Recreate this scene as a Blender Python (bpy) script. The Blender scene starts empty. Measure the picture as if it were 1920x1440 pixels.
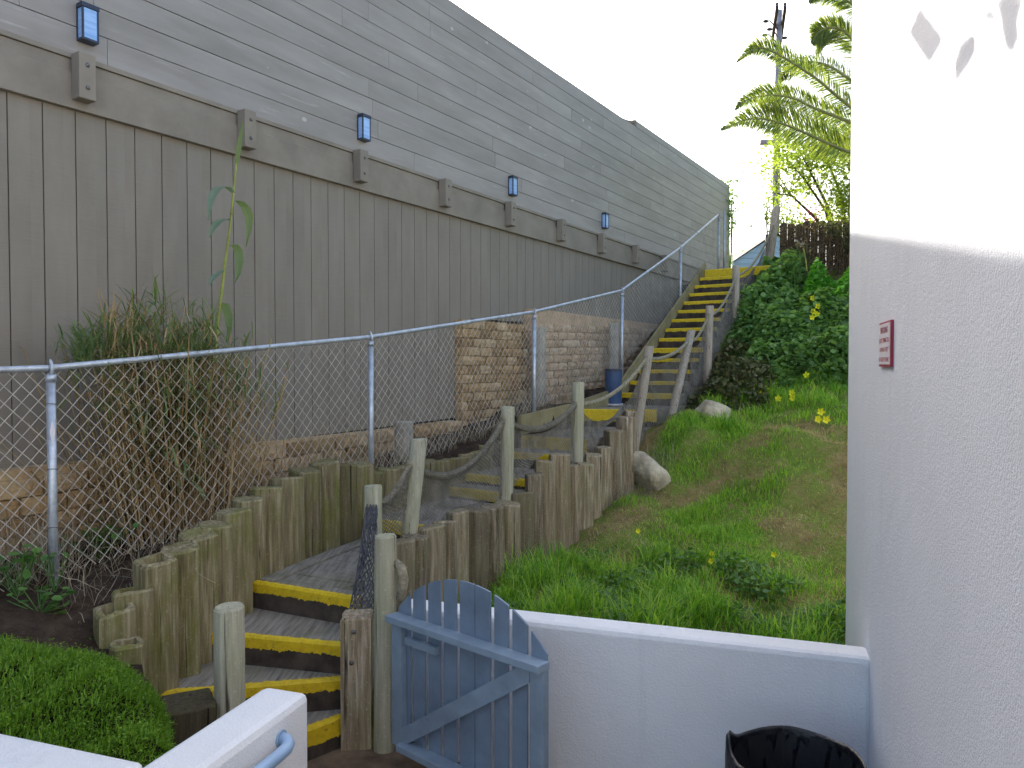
import bpy, math, random
import numpy as np
from mathutils import Vector, Matrix
random.seed(7); rng = np.random.default_rng(11)
R = math.radians; PI = math.pi
scene = bpy.context.scene; COL = scene.collection
# ------------------------------------------------------------------ camera calibration
F = 1400.0; CZ = 2.31; PITCH = math.atan(34/F)
cp, sp = math.cos(PITCH), math.sin(PITCH)
A = R(32.4); dS, dC = math.sin(A), math.cos(A)
PF = R(90-32.4)              # frame: x up the path, y to its left
WF = R(90-18.2); wS, wC = math.sin(R(18.2)), math.cos(R(18.2))   # frame of the white walls
def ray(x, y):
    u = (x-960)/F; v = (720-y)/F
    return u, cp+v*sp, v*cp-sp
def px(x, y, Y):
    a, b, c = ray(x, y); k = Y/b
    return Vector((a*k, Y, CZ+c*k))
def pd(x, y, D):             # pixel on the vertical plane D metres left of the camera line, path frame
    a, b, c = ray(x, y); k = D/(dS*b-dC*a)
    X, Y = a*k, b*k
    return X*dS+Y*dC, D, CZ+c*k
def toP(X, Y): return X*dS+Y*dC, -X*dC+Y*dS
def fromP(s, D): return s*dS-D*dC, s*dC+D*dS
def toW(X, Y): return X*wS+Y*wC, -X*wC+Y*wS
def fromW(t, l): return t*wS-l*wC, t*wC+l*wS
def pw(x, y, l):             # pixel on the plane l of the white wall frame -> t, z
    a, b, c = ray(x, y); k = l/(-a*wC+b*wS)
    return (a*wS+b*wC)*k, CZ+c*k
def interp(v, pts):
    return np.interp(v, [p[0] for p in pts], [p[1] for p in pts])
def Z(z): return z+CZ
# ------------------------------------------------------------------ materials
class N:
    def __init__(s, name):
        s.m = bpy.data.materials.new(name); s.m.use_nodes = True
        s.t = s.m.node_tree; s.t.nodes.clear()
        s.out = s.t.nodes.new('ShaderNodeOutputMaterial')
    def n(s, ty, ins=None, **kw):
        o = s.t.nodes.new('ShaderNode'+ty)
        for k, v in kw.items(): setattr(o, k, v)
        for k, v in (ins or {}).items(): s.set(o.inputs[k], v)
        return o
    def set(s, sock, v):
        if isinstance(v, bpy.types.NodeSocket): s.t.links.new(v, sock)
        elif isinstance(v, (tuple, list)) and len(v) == 3 and sock.type == 'RGBA': sock.default_value = (*v, 1)
        else: sock.default_value = v
    def coord(s, kind='Object'): return s.n('TexCoord').outputs[kind]
    def mp(s, vec, scale=(1, 1, 1), loc=(0, 0, 0), rot=(0, 0, 0)):
        return s.n('Mapping', {'Vector': vec, 'Scale': scale, 'Location': loc, 'Rotation': rot}).outputs[0]
    def noise(s, vec, scale=5, detail=4, rough=.6, dist=0):
        return s.n('TexNoise', {'Vector': vec, 'Scale': scale, 'Detail': detail, 'Roughness': rough, 'Distortion': dist}).outputs[0]
    def voro(s, vec, scale=5, out='Distance', feature='F1'):
        return s.n('TexVoronoi', {'Vector': vec, 'Scale': scale}, feature=feature).outputs[out]
    def ramp(s, fac, stops):
        o = s.n('ValToRGB', {'Fac': fac}); e = o.color_ramp.elements
        while len(e) < len(stops): e.new(.5)
        for el, (p, c) in zip(e, stops):
            el.position = p; el.color = (*c, 1) if isinstance(c, (tuple, list)) else (c, c, c, 1)
        return o.outputs[0]
    def mix(s, fac, a, b, mode='MIX'):
        o = s.n('Mix', data_type='RGBA', blend_type=mode)
        s.set(o.inputs[0], fac); s.set(o.inputs[6], a); s.set(o.inputs[7], b)
        return o.outputs[2]
    def math(s, op, a, b=0.0, c=0.0):
        o = s.n('Math', operation=op); s.set(o.inputs[0], a); s.set(o.inputs[1], b); s.set(o.inputs[2], c)
        return o.outputs[0]
    def sep(s, v): return s.n('SeparateXYZ', {0: v}).outputs
    def comb(s, x, y, z): return s.n('CombineXYZ', {0: x, 1: y, 2: z}).outputs[0]
    def rnd(s): return s.n('ObjectInfo').outputs['Random']
    def isl(s): return s.n('NewGeometry').outputs['Random Per Island']
    def bump(s, h, strength=.5, dist=.01, nrm=None):
        d = {'Height': h, 'Strength': strength, 'Distance': dist}
        if nrm is not None: d['Normal'] = nrm
        return s.n('Bump', d).outputs[0]
    def done(s, col, rough=.8, spec=.3, nrm=None, metal=0, transl=0, tcol=None, coat=0):
        d = {'Base Color': col, 'Roughness': rough, 'Metallic': metal, 'Specular IOR Level': spec, 'Coat Weight': coat}
        if nrm is not None: d['Normal'] = nrm
        b = s.n('BsdfPrincipled', d).outputs[0]
        if transl:
            t = s.n('BsdfTranslucent', {'Color': tcol if tcol is not None else col}).outputs[0]
            mx = s.n('MixShader', {0: transl}); s.set(mx.inputs[1], b); s.set(mx.inputs[2], t); b = mx.outputs[0]
        s.set(s.out.inputs[0], b); return s.m

def vary(base, amt=.12, scale=6, rough=.7, spec=.3, bump=.3, bd=.004, bs=None, metal=0, name='plain', coat=0):
    m = N(name); c = m.coord(); n = m.noise(c, scale, 5)
    lo = tuple(max(0, v*(1-amt*2)) for v in base); hi = tuple(min(1, v*(1+amt*2)) for v in base)
    col = m.ramp(n, [(.3, lo), (.7, hi)])
    return m.done(col, rough, spec, m.bump(m.noise(c, bs or scale*6, 4), bump, bd), metal, coat=coat)

def mat_vsiding():
    m = N('stained_vertical_boards'); c = m.coord(); x, y, z = m.sep(c)
    idv = m.math('FLOOR', m.math('DIVIDE', x, .231))
    rn = m.n('TexWhiteNoise', {'W': idv}, noise_dimensions='1D').outputs[0]
    saw = m.noise(m.mp(c, (3, 3, 90)), 1.6, 4, .65)
    big = m.noise(m.mp(m.comb(m.math('ADD', x, m.math('MULTIPLY', rn, 7)), y, z), (2.5, 1, .8)), 1.2, 4)
    col = m.ramp(big, [(.3, (.205, .168, .124)), (.7, (.28, .238, .188))])
    col = m.mix(m.math('MULTIPLY', rn, .25), col, (.20, .18, .15))
    col = m.mix(m.math('MULTIPLY', saw, .4), col, (.37, .335, .28))
    st = m.noise(m.mp(c, (5, 1, .5)), 2, 5, .7)
    col = m.mix(m.ramp(st, [(.55, 0), (.75, .35)]), col, (.25, .25, .18))
    return m.done(col, .75, .25, m.bump(saw, .25, .004))
def mat_hsiding():
    m = N('weathered_horizontal_boards'); c = m.coord(); x, y, z = m.sep(c)
    idv = m.math('FLOOR', m.math('DIVIDE', m.math('SUBTRACT', z, m.math('MULTIPLY', x, .0)), .208))
    rn = m.n('TexWhiteNoise', {'W': idv}, noise_dimensions='1D').outputs[0]
    isl = m.isl()
    v2 = m.comb(m.math('ADD', x, m.math('MULTIPLY', isl, 37)), y, z)
    grain = m.noise(m.mp(v2, (1.2, 1, 45)), 1.5, 5, .65)
    big = m.noise(m.mp(v2, (.5, 1, 2.2)), 1.3, 4)
    col = m.ramp(big, [(.3, (.285, .245, .20)), (.72, (.45, .40, .355))])
    col = m.mix(m.math('MULTIPLY', isl, .22), col, (.24, .21, .18))
    col = m.mix(m.math('MULTIPLY', grain, .35), col, (.20, .19, .18))
    vk = m.mp(v2, (3.0, 1, 4.5)); d = m.voro(vk, 1.25); rc = m.sep(m.voro(vk, 1.25, 'Color'))[0]
    ksz = m.math('MULTIPLY', rc, .24)
    kn = m.math('LESS_THAN', d, m.math('SUBTRACT', ksz, .10))
    col = m.mix(m.math('MULTIPLY', kn, .75), col, (.55, .52, .46))
    streak = m.noise(m.mp(v2, (.7, 1, 9)), 1.7, 5, .7)
    col = m.mix(m.ramp(streak, [(.60, 0), (.72, .55)]), col, (.50, .45, .42))
    run = m.noise(m.mp(c, (7, 1, 1.2)), 2, 4, .7)
    col = m.mix(m.ramp(run, [(.66, 0), (.8, .4)]), col, (.48, .46, .40))
    return m.done(col, .52, .45, m.bump(grain, .2, .004))
def mat_log(name, cols, moss, mossamt=.5):
    m = N(name); c = m.coord(); r = m.rnd(); x, y, z = m.sep(c)
    off = m.math('MULTIPLY', r, 31)
    v = m.comb(m.math('ADD', x, off), m.math('ADD', y, off), m.math('ADD', z, off))
    g = m.noise(m.mp(v, (24, 24, 1.6)), 1.5, 5, .65, .3)
    col = m.ramp(g, [(.25, cols[0]), (.5, cols[1]), (.72, cols[2])])
    col = m.mix(m.math('MULTIPLY', r, .5), col, cols[3])
    r2 = m.n('TexWhiteNoise', {'W': m.math('MULTIPLY', r, 91)}, noise_dimensions='1D').outputs[0]
    col = m.mix(m.ramp(r2, [(.55, 0), (1, .75)]), col, tuple(v_*.45 for v_ in cols[1]))
    b = m.noise(m.mp(v, (3.5, 3.5, 1.4)), 1.6, 5, .65)
    col = m.mix(m.math('MULTIPLY', m.ramp(b, [(.45, 0), (.68, 1)]), mossamt), col, moss)
    f = m.noise(v, 70, 3, .6)
    col = m.mix(m.ramp(f, [(.6, 0), (.75, .3)]), col, tuple(v_*1.6 for v_ in cols[2]))
    cr = m.noise(m.mp(v, (38, 38, .9)), 1.2, 3, .6, .2)
    crk = m.ramp(cr, [(.30, 0), (.38, 1)])
    col = m.mix(m.math('SUBTRACT', 1.0, crk), col, tuple(v_*.35 for v_ in cols[0]))
    h = m.math('ADD', m.math('MULTIPLY', g, .6), m.math('MULTIPLY', crk, .6))
    return m.done(col, .88, .15, m.bump(h, .8, .008))
def mat_tread():
    m = N('worn_tread_planks'); c = m.coord(); r = m.rnd()
    off = m.math('MULTIPLY', r, 17); x, y, z = m.sep(c)
    v = m.comb(m.math('ADD', x, off), y, z)
    g = m.noise(m.mp(v, (26, 2.0, 26)), 1.4, 5, .65, .3)
    col = m.ramp(g, [(.25, (.09, .075, .06)), (.5, (.27, .235, .19)), (.8, (.42, .375, .31))])
    b = m.noise(v, 2.3, 5, .65)
    col = m.mix(m.ramp(b, [(.5, 0), (.7, .7)]), col, (.15, .15, .08))
    return m.done(col, .85, .2, m.bump(g, .6, .006))
def mat_yellow():
    m = N('yellow_edge_paint'); c = m.coord(); n = m.noise(c, 24, 5, .7)
    col = m.ramp(n, [(.3, (.62, .40, .012)), (.6, (.80, .56, .02))])
    w = m.noise(c, 38, 5, .7)
    col = m.mix(m.ramp(w, [(.59, 0), (.68, .8)]), col, (.20, .15, .07))
    return m.done(col, .6, .35, m.bump(n, .4, .004))
def mat_block(name, ca, cb, cc):
    m = N(name); c = m.coord(); i = m.isl()
    n = m.noise(c, 9, 6, .7)
    col = m.ramp(i, [(.0, ca), (.5, cb), (1, cc)])
    col = m.mix(m.ramp(n, [(.35, .55), (.65, 0)]), col, tuple(v*.55 for v in ca))
    s = m.noise(c, 1.6, 4)
    col = m.mix(m.ramp(s, [(.5, 0), (.7, .5)]), col, (.28, .24, .11))
    return m.done(col, .92, .15, m.bump(m.noise(c, 34, 6, .7), .9, .02))
def mat_stucco(name, base, stain):
    m = N(name); c = m.coord()
    a = m.noise(c, 80, 4, .6); b = m.noise(c, 210, 3, .6); l = m.noise(c, 1.3, 4, .55)
    col = m.mix(m.ramp(l, [(.4, 0), (.75, .6)]), base, stain)
    col = m.mix(m.ramp(m.noise(c, 5, 6, .7), [(.62, 0), (.78, .35)]), col, tuple(v*.8 for v in stain))
    dv = m.mp(c, (1, 1, .35)); dr_ = m.noise(m.mp(c, (4, 4, .25)), 2, 4, .6)
    col = m.mix(m.ramp(dr_, [(.60, 0), (.78, .16)]), col, (.45, .44, .42))
    sp_ = m.voro(c, 2.1); col = m.mix(m.ramp(sp_, [(.012, .8), (.02, 0)]), col, (.12, .10, .09))
    h = m.math('ADD', m.math('MULTIPLY', a, .8), m.math('MULTIPLY', b, .45))
    h2 = m.math('ADD', h, m.math('MULTIPLY', m.noise(c, 7, 4, .5), .9))
    return m.done(col, .85, .25, m.bump(h2, .6, .010))
def mat_leaf(name, ca, cb, cc, transl=.35, rough=.5, spec=.35, tm=1.6):
    m = N(name); i = m.isl(); c = m.coord(); n = m.noise(c, 1.6, 4, .6)
    col = m.ramp(m.math('ADD', m.math('MULTIPLY', i, .65), m.math('MULTIPLY', n, .45)), [(.15, ca), (.5, cb), (.9, cc)])
    tc = m.mix(1.0, col, (tm, tm*1.05, tm*.5), 'MULTIPLY')
    return m.done(col, rough, spec, transl=transl, tcol=tc)
def mat_ground():
    m = N('soil_and_turf'); c = m.coord(); p = m.n('NewGeometry').outputs['Position']
    x, y, z = m.sep(p)
    D = m.math('ADD', m.math('MULTIPLY', x, -dC), m.math('MULTIPLY', y, dS))
    n1 = m.noise(p, 1.7, 5, .65); n2 = m.noise(p, 9, 6, .7); n3 = m.noise(p, 45, 4, .7)
    soil = m.ramp(n2, [(.3, (.032, .021, .014)), (.55, (.07, .048, .033)), (.8, (.12, .09, .065))])
    soil = m.mix(m.ramp(m.voro(p, 38), [(.05, .6), (.12, 0)]), soil, (.3, .26, .22))
    dry = m.ramp(n2, [(.3, (.14, .105, .04)), (.55, (.27, .205, .085)), (.8, (.38, .30, .15))])
    grn = m.ramp(n3, [(.3, (.08, .13, .02)), (.7, (.22, .32, .045))])
    turf = m.mix(m.ramp(n1, [(.42, 0), (.58, .85)]), dry, grn)
    right = m.ramp(D, [(3.5/8, 1), (3.9/8, 0)]) if False else m.math('MULTIPLY', m.math('LESS_THAN', D, 3.9), m.math('GREATER_THAN', m.math('ADD', m.math('MULTIPLY', x, dS), m.math('MULTIPLY', y, dC)), 3.0))
    col = m.mix(right, soil, turf)
    return m.done(col, .95, .1, m.bump(m.math('ADD', n2, m.math('MULTIPLY', n3, .5)), .9, .03))

M = {}
M['vsid'] = mat_vsiding(); M['hsid'] = mat_hsiding()
M['trim'] = vary((.27, .23, .18), .08, 3, .7, .25, .25, .003, 40, name='stained_trim')
M['core'] = vary((.06, .053, .045), .1, name='dark_wall_core')
M['logL'] = mat_log('mossy_log', [(.07, .055, .030), (.24, .195, .105), (.48, .42, .28), (.30, .25, .15)], (.15, .16, .025), .75)
M['logR'] = mat_log('grey_brown_log', [(.05, .036, .026), (.27, .205, .14), (.66, .57, .44), (.34, .27, .165)], (.21, .21, .085), .4)
M['logD'] = mat_log('dark_log', [(.035, .028, .02), (.075, .06, .04), (.13, .11, .075), (.08, .07, .04)], (.09, .10, .03), .4)
M['post'] = mat_log('pale_round_post', [(.21, .19, .14), (.40, .37, .28), (.60, .56, .44), (.40, .38, .27)], (.31, .33, .18), .45)
M['postw'] = mat_log('pale_leaning_post', [(.27, .22, .165), (.45, .385, .30), (.60, .53, .43), (.42, .33, .25)], (.33, .27, .2), .4)
M['tread'] = mat_tread(); M['yellow'] = mat_yellow()
M['plank'] = vary((.30, .25, .13), .15, 3, .8, .2, .5, .004, 30, name='curb_plank')
M['riser'] = vary((.075, .058, .045), .25, 7, .9, .15, .6, .008, 30, name='dark_riser_wood')
M['blockA'] = mat_block('tan_split_block', (.36, .22, .105), (.66, .44, .22), (.76, .55, .33))
M['blockB'] = mat_block('pinkish_split_block', (.55, .365, .22), (.75, .53, .34), (.82, .62, .43))
M['conc'] = vary((.38, .35, .29), .15, 5, .9, .15, .6, .008, 30, name='weathered_concrete')
M['white'] = mat_stucco('white_stucco', (.745, .76, .795), (.68, .69, .715))  # slight blue in the base colour stands in for skylight on the big wall
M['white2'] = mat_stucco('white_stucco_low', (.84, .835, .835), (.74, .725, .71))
M['galv'] = vary((.50, .53, .57), .12, 14, .42, .5, .2, .002, metal=.55, name='galvanised_steel')
M['wire'] = vary((.58, .53, .46), .15, 6, .6, .3, .1, .001, metal=0, name='fence_wire')
M['rope'] = vary((.29, .255, .175), .22, 30, .95, .1, .9, .006, 90, name='old_rope')
M['net'] = vary((.22, .20, .17), .2, 10, .95, .1, .2, .001, name='rope_netting')
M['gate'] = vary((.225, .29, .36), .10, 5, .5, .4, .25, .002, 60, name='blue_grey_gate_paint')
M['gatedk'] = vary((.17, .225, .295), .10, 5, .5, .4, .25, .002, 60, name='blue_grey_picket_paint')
M['hrail'] = vary((.30, .43, .60), .05, 5, .38, .5, .08, .001, 60, name='light_blue_rail_paint')
M['lampdk'] = vary((.03, .04, .07), .1, 5, .4, .5, .1, .001, name='dark_lantern_metal')
def glass():
    m = N('blue_lantern_glass'); c = m.coord(); n = m.noise(m.mp(c, (1, 1, 6)), 5, 3)
    return m.done(m.ramp(n, [(.3, (.20, .38, .72)), (.7, (.40, .60, .90))]), .12, .8, coat=.5)
M['lampgl'] = glass()
M['bag'] = vary((.007, .007, .010), .2, 6, .33, .45, .7, .012, 26, name='black_bin_bag')
M['bin'] = vary((.02, .02, .022), .1, 6, .5, .4, name='bin_plastic')
M['barrel'] = vary((.055, .095, .19), .12, 6, .5, .4, .15, .002, name='blue_barrel_plastic')
M['barreltop'] = vary((.075, .075, .10), .12, 6, .6, .3, .15, .002, name='barrel_lid')
M['signw'] = vary((.80, .74, .75), .03, 9, .4, .4, .05, .001, name='sign_white')
M['signr'] = vary((.42, .045, .07), .06, 9, .4, .4, .05, .001, name='sign_red')
M['bolt'] = vary((.16, .15, .14), .15, 30, .5, .5, .2, .001, metal=.6, name='bolt_steel')
M['rock'] = vary((.50, .42, .30), .22, 5, .92, .15, .9, .03, 18, name='pale_boulder')
M['patio'] = vary((.17, .115, .075), .3, 4, .85, .2, .6, .008, 22, name='brown_paving')
M['pole'] = vary((.33, .30, .32), .12, 5, .85, .2, .3, .004, name='utility_pole_wood')
M['dkpole'] = vary((.06, .055, .065), .12, 5, .7, .3, .3, .004, name='dark_crossarm')
M['housew'] = vary((.42, .55, .66), .04, 2, .6, .3, .1, .002, name='pale_blue_siding')
M['roof'] = vary((.14, .13, .13), .15, 8, .9, .2, .4, .006, name='roof_shingle')
M['fencew'] = vary((.10, .075, .05), .3, 6, .9, .15, .6, .006, name='old_fence_boards')
M['stem'] = vary((.20, .15, .075), .3, 9, .8, .2, name='woody_stem')
M['trunk'] = vary((.10, .08, .055), .3, 9, .95, .1, .9, .02, name='bark')
M['grass'] = mat_leaf('grass_blades', (.065, .165, .016), (.20, .41, .038), (.44, .55, .09), .42)
M['grassdry'] = mat_leaf('dry_grass_blades', (.30, .21, .09), (.48, .36, .17), (.62, .50, .29), .3, .8, .15, 1.2)
M['clover'] = mat_leaf('clover_leaves', (.05, .12, .03), (.09, .19, .04), (.15, .27, .06), .3)
M['weed'] = mat_leaf('weed_leaves', (.055, .14, .035), (.10, .22, .05), (.16, .29, .07), .3)
M['bush'] = mat_leaf('bush_leaves', (.10, .19, .07), (.18, .32, .10), (.29, .44, .13), .4, .6)
M['bushb'] = mat_leaf('bright_bush_leaves', (.09, .28, .03), (.15, .40, .045), (.22, .48, .08), .4)
M['shrub'] = mat_leaf('shrub_sprigs', (.07, .15, .012), (.13, .26, .02), (.22, .36, .04), .35)
M['crown'] = mat_leaf('sunlit_leaves', (.14, .20, .03), (.24, .32, .05), (.36, .42, .10), .5, .5, .3, 1.5)
M['palm'] = mat_leaf('palm_leaflets', (.05, .09, .05), (.12, .17, .045), (.30, .33, .05), .4, .45, .4, 1.5)
M['rachis'] = vary((.24, .23, .09), .15, 6, .6, .3, name='palm_rachis')
M['vine'] = mat_leaf('dark_vine_leaves', (.06, .085, .035), (.12, .13, .055), (.20, .18, .085), .2, .7, .2)
M['vineb'] = mat_leaf('brown_vine_leaves', (.11, .075, .04), (.20, .13, .075), (.28, .20, .11), .15, .8, .15)
M['reedg'] = mat_leaf('reed_leaves', (.09, .15, .065), (.17, .24, .10), (.26, .31, .12), .35)
M['reedb'] = mat_leaf('blue_reed_leaves', (.13, .20, .15), (.20, .27, .20), (.26, .33, .22), .35)
M['reedd'] = mat_leaf('dry_reed_stalks', (.24, .155, .07), (.42, .29, .14), (.58, .43, .25), .15, .8, .2, 1.2)
M['cane'] = vary((.32, .34, .07), .2, 6, .55, .35, name='cane_stalk')
M['straw'] = mat_leaf('straw', (.22, .17, .11), (.36, .29, .20), (.50, .43, .32), .1, .85, .15, 1.1)
M['petal'] = vary((.80, .72, .02), .08, 20, .6, .3, name='yellow_petals')
M['pink'] = vary((.75, .12, .16), .15, 20, .6, .3, name='pink_petals')
M['ground'] = mat_ground()
# ------------------------------------------------------------------ mesh helpers
class MB:
    def __init__(s): s.v = []; s.f = []
    def add(s, vs, fs):
        o = len(s.v); s.v += [tuple(p) for p in vs]; s.f += [tuple(i+o for i in f) for f in fs]; return s
    def box(s, x0, x1, y0, y1, z0, z1, j=0):
        q = lambda: random.uniform(-j, j) if j else 0
        return s.add([(x+q(), y+q(), z+q()) for x in (x0, x1) for y in (y0, y1) for z in (z0, z1)],
                     [(0, 1, 3, 2), (4, 6, 7, 5), (0, 4, 5, 1), (2, 3, 7, 6), (0, 2, 6, 4), (1, 5, 7, 3)])
    def prism(s, poly, z0, z1):
        n = len(poly)
        zz0 = z0 if hasattr(z0, '__len__') else [z0]*n; zz1 = z1 if hasattr(z1, '__len__') else [z1]*n
        vs = [(p[0], p[1], a) for p, a in zip(poly, zz0)]+[(p[0], p[1], b) for p, b in zip(poly, zz1)]
        return s.add(vs, [tuple(range(n-1, -1, -1)), tuple(range(n, 2*n))]+[(i, (i+1) % n, n+(i+1) % n, n+i) for i in range(n)])
    def tube(s, pts, rad, n=8, caps=True):
        pts = [Vector(p) for p in pts]; m = len(pts)
        rad = rad if hasattr(rad, '__len__') else [rad]*m
        vs = []; up = None
        for i, p in enumerate(pts):
            d = (pts[min(i+1, m-1)]-pts[max(i-1, 0)]).normalized()
            if up is None: up = Vector((0, 0, 1)) if abs(d.z) < .9 else Vector((1, 0, 0))
            a = d.cross(up).normalized(); b = a.cross(d).normalized(); up = b
            for k in range(n):
                t = 2*PI*k/n; vs.append(p+(a*math.cos(t)+b*math.sin(t))*rad[i])
        fs = [(i*n+k, i*n+(k+1) % n, (i+1)*n+(k+1) % n, (i+1)*n+k) for i in range(m-1) for k in range(n)]
        if caps: fs += [tuple(range(n-1, -1, -1)), tuple((m-1)*n+k for k in range(n))]
        return s.add(vs, fs)
    def ball(s, c, r, n=8, m=5, sq=(1, 1, 1)):
        vs = [(c[0], c[1], c[2]-r*sq[2])]
        for i in range(1, m):
            t = PI*i/m
            for k in range(n):
                a = 2*PI*k/n
                vs.append((c[0]+r*sq[0]*math.sin(t)*math.cos(a), c[1]+r*sq[1]*math.sin(t)*math.sin(a), c[2]-r*sq[2]*math.cos(t)))
        vs.append((c[0], c[1], c[2]+r*sq[2])); L = len(vs)-1
        fs = [(0, 1+(k+1) % n, 1+k) for k in range(n)]
        for i in range(m-2):
            for k in range(n): fs.append((1+i*n+k, 1+i*n+(k+1) % n, 1+(i+1)*n+(k+1) % n, 1+(i+1)*n+k))
        fs += [(1+(m-2)*n+k, 1+(m-2)*n+(k+1) % n, L) for k in range(n)]
        return s.add(vs, fs)
class NPM:                                   # numpy mesh: batches of equal faces
    def __init__(s): s.V = []; s.Fs = []; s.n = 0
    def add(s, V, Fl):
        V = np.asarray(V, float).reshape(-1, 3)
        for f in Fl: s.Fs.append(np.asarray(f, np.int64)+s.n)
        s.V.append(V); s.n += len(V)
    @property
    def v(s): return np.concatenate(s.V) if s.V else np.zeros((0, 3))
def to_mesh(name, mb, off=(0, 0, 0)):
    me = bpy.data.meshes.new(name)
    if isinstance(mb, MB):
        o = Vector(off)
        me.from_pydata([Vector(p)-o for p in mb.v], [], mb.f)
    else:
        V = mb.v-np.array(off); me.vertices.add(len(V)); me.vertices.foreach_set('co', V.astype(np.float32).ravel())
        tot = np.concatenate([np.full(len(f), f.shape[1]) for f in mb.Fs]); loops = np.concatenate([f.ravel() for f in mb.Fs])
        me.loops.add(len(loops)); me.loops.foreach_set('vertex_index', loops.astype(np.int32))
        me.polygons.add(len(tot)); me.polygons.foreach_set('loop_start', np.concatenate([[0], np.cumsum(tot)[:-1]]).astype(np.int32))
        me.polygons.foreach_set('loop_total', tot.astype(np.int32)); me.update(calc_edges=True)
    me.validate(); return me
def tag(o, label=None, cat=None, group=None, kind=None):
    for k, v in (('label', label), ('category', cat), ('group', group), ('kind', kind)):
        if v: o[k] = v
    return o
def thing(name, label, cat, base=(0, 0, 0), ang=0, group=None):     # base in the frame's own coordinates
    o = bpy.data.objects.new(name, None); COL.objects.link(o); o.empty_display_size = .1
    o.rotation_euler = (0, 0, ang); o.location = Matrix.Rotation(ang, 3, 'Z') @ Vector(base)
    o['_b'] = list(base); return tag(o, label, cat, group)
def finish(o, mat, smooth, bevel):
    for x in (mat if isinstance(mat, (list, tuple)) else [mat]): o.data.materials.append(x)
    if smooth: o.data.polygons.foreach_set('use_smooth', [True]*len(o.data.polygons)); o.data.update()
    if bevel:
        b = o.modifiers.new('bevel', 'BEVEL'); b.width = bevel; b.segments = 2; b.limit_method = 'ANGLE'; b.angle_limit = R(40)
def part(t, name, mb, mat, parent=None, label=None, smooth=False, bevel=0):
    o = bpy.data.objects.new(name, to_mesh(name, mb, t['_b'])); COL.objects.link(o); o.parent = parent or t
    finish(o, mat, smooth, bevel)
    if label: o['label'] = label
    return o
def solo(name, label, cat, mb, mat, base=(0, 0, 0), ang=0, group=None, kind=None, smooth=False, bevel=0):
    o = bpy.data.objects.new(name, to_mesh(name, mb, base)); COL.objects.link(o)
    o.rotation_euler = (0, 0, ang); o.location = Matrix.Rotation(ang, 3, 'Z') @ Vector(base)
    finish(o, mat, smooth, bevel); return tag(o, label, cat, group, kind)
def prune():
    for o in bpy.data.objects:
        if '_b' in o: del o['_b']
def segs(np_mesh, A_, B_, r, n=4):
    A_ = np.asarray(A_, float); B_ = np.asarray(B_, float); d = B_-A_; L = np.linalg.norm(d, axis=1, keepdims=True); d = d/np.maximum(L, 1e-9)
    up = np.where(np.abs(d[:, 2:3]) < .9, np.array([[0, 0, 1.]]), np.array([[1., 0, 0]]))
    a = np.cross(d, up); a /= np.linalg.norm(a, axis=1, keepdims=True); b = np.cross(a, d)
    r = np.asarray(r, float).reshape(-1, 1) if np.ndim(r) else r
    ring = [a*math.cos(2*PI*k/n)+b*math.sin(2*PI*k/n) for k in range(n)]
    V = np.stack([A_+q*r for q in ring]+[B_+q*r for q in ring], 1)
    k = np.arange(n); f = np.stack([k, (k+1) % n, n+(k+1) % n, n+k], 1)
    np_mesh.add(V, [(f[None]+np.arange(len(A_))[:, None, None]*2*n).reshape(-1, 4)])
def blades(np_mesh, P, L, W, az, lean, curl):
    P = np.asarray(P, float); n = len(P); L = np.broadcast_to(L, n); W = np.broadcast_to(W, n)
    lean = np.broadcast_to(lean, n); curl = np.broadcast_to(curl, n)
    h = np.stack([np.cos(az), np.sin(az), np.zeros(n)], 1); sd = np.stack([-np.sin(az), np.cos(az), np.zeros(n)], 1)
    def pt(f, ang): return h*(np.sin(ang)*f*L)[:, None]+np.array([[0, 0, 1.]])*(np.cos(ang)*f*L)[:, None]
    m1 = P+pt(.45, lean); m2 = m1+pt(.33, lean+curl); tip = m2+pt(.25, lean+2*curl)
    w = (sd*W[:, None]*.5)
    V = np.stack([P-w*.8, P+w*.8, m1+w, m1-w, m2+w*.75, m2-w*.75, tip], 1)
    i = np.arange(n)[:, None]*7
    np_mesh.add(V, [np.concatenate([np.array([[0, 1, 2, 3]])+i, np.array([[3, 2, 4, 5]])+i]), np.array([[5, 4, 6]])+i])
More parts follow.
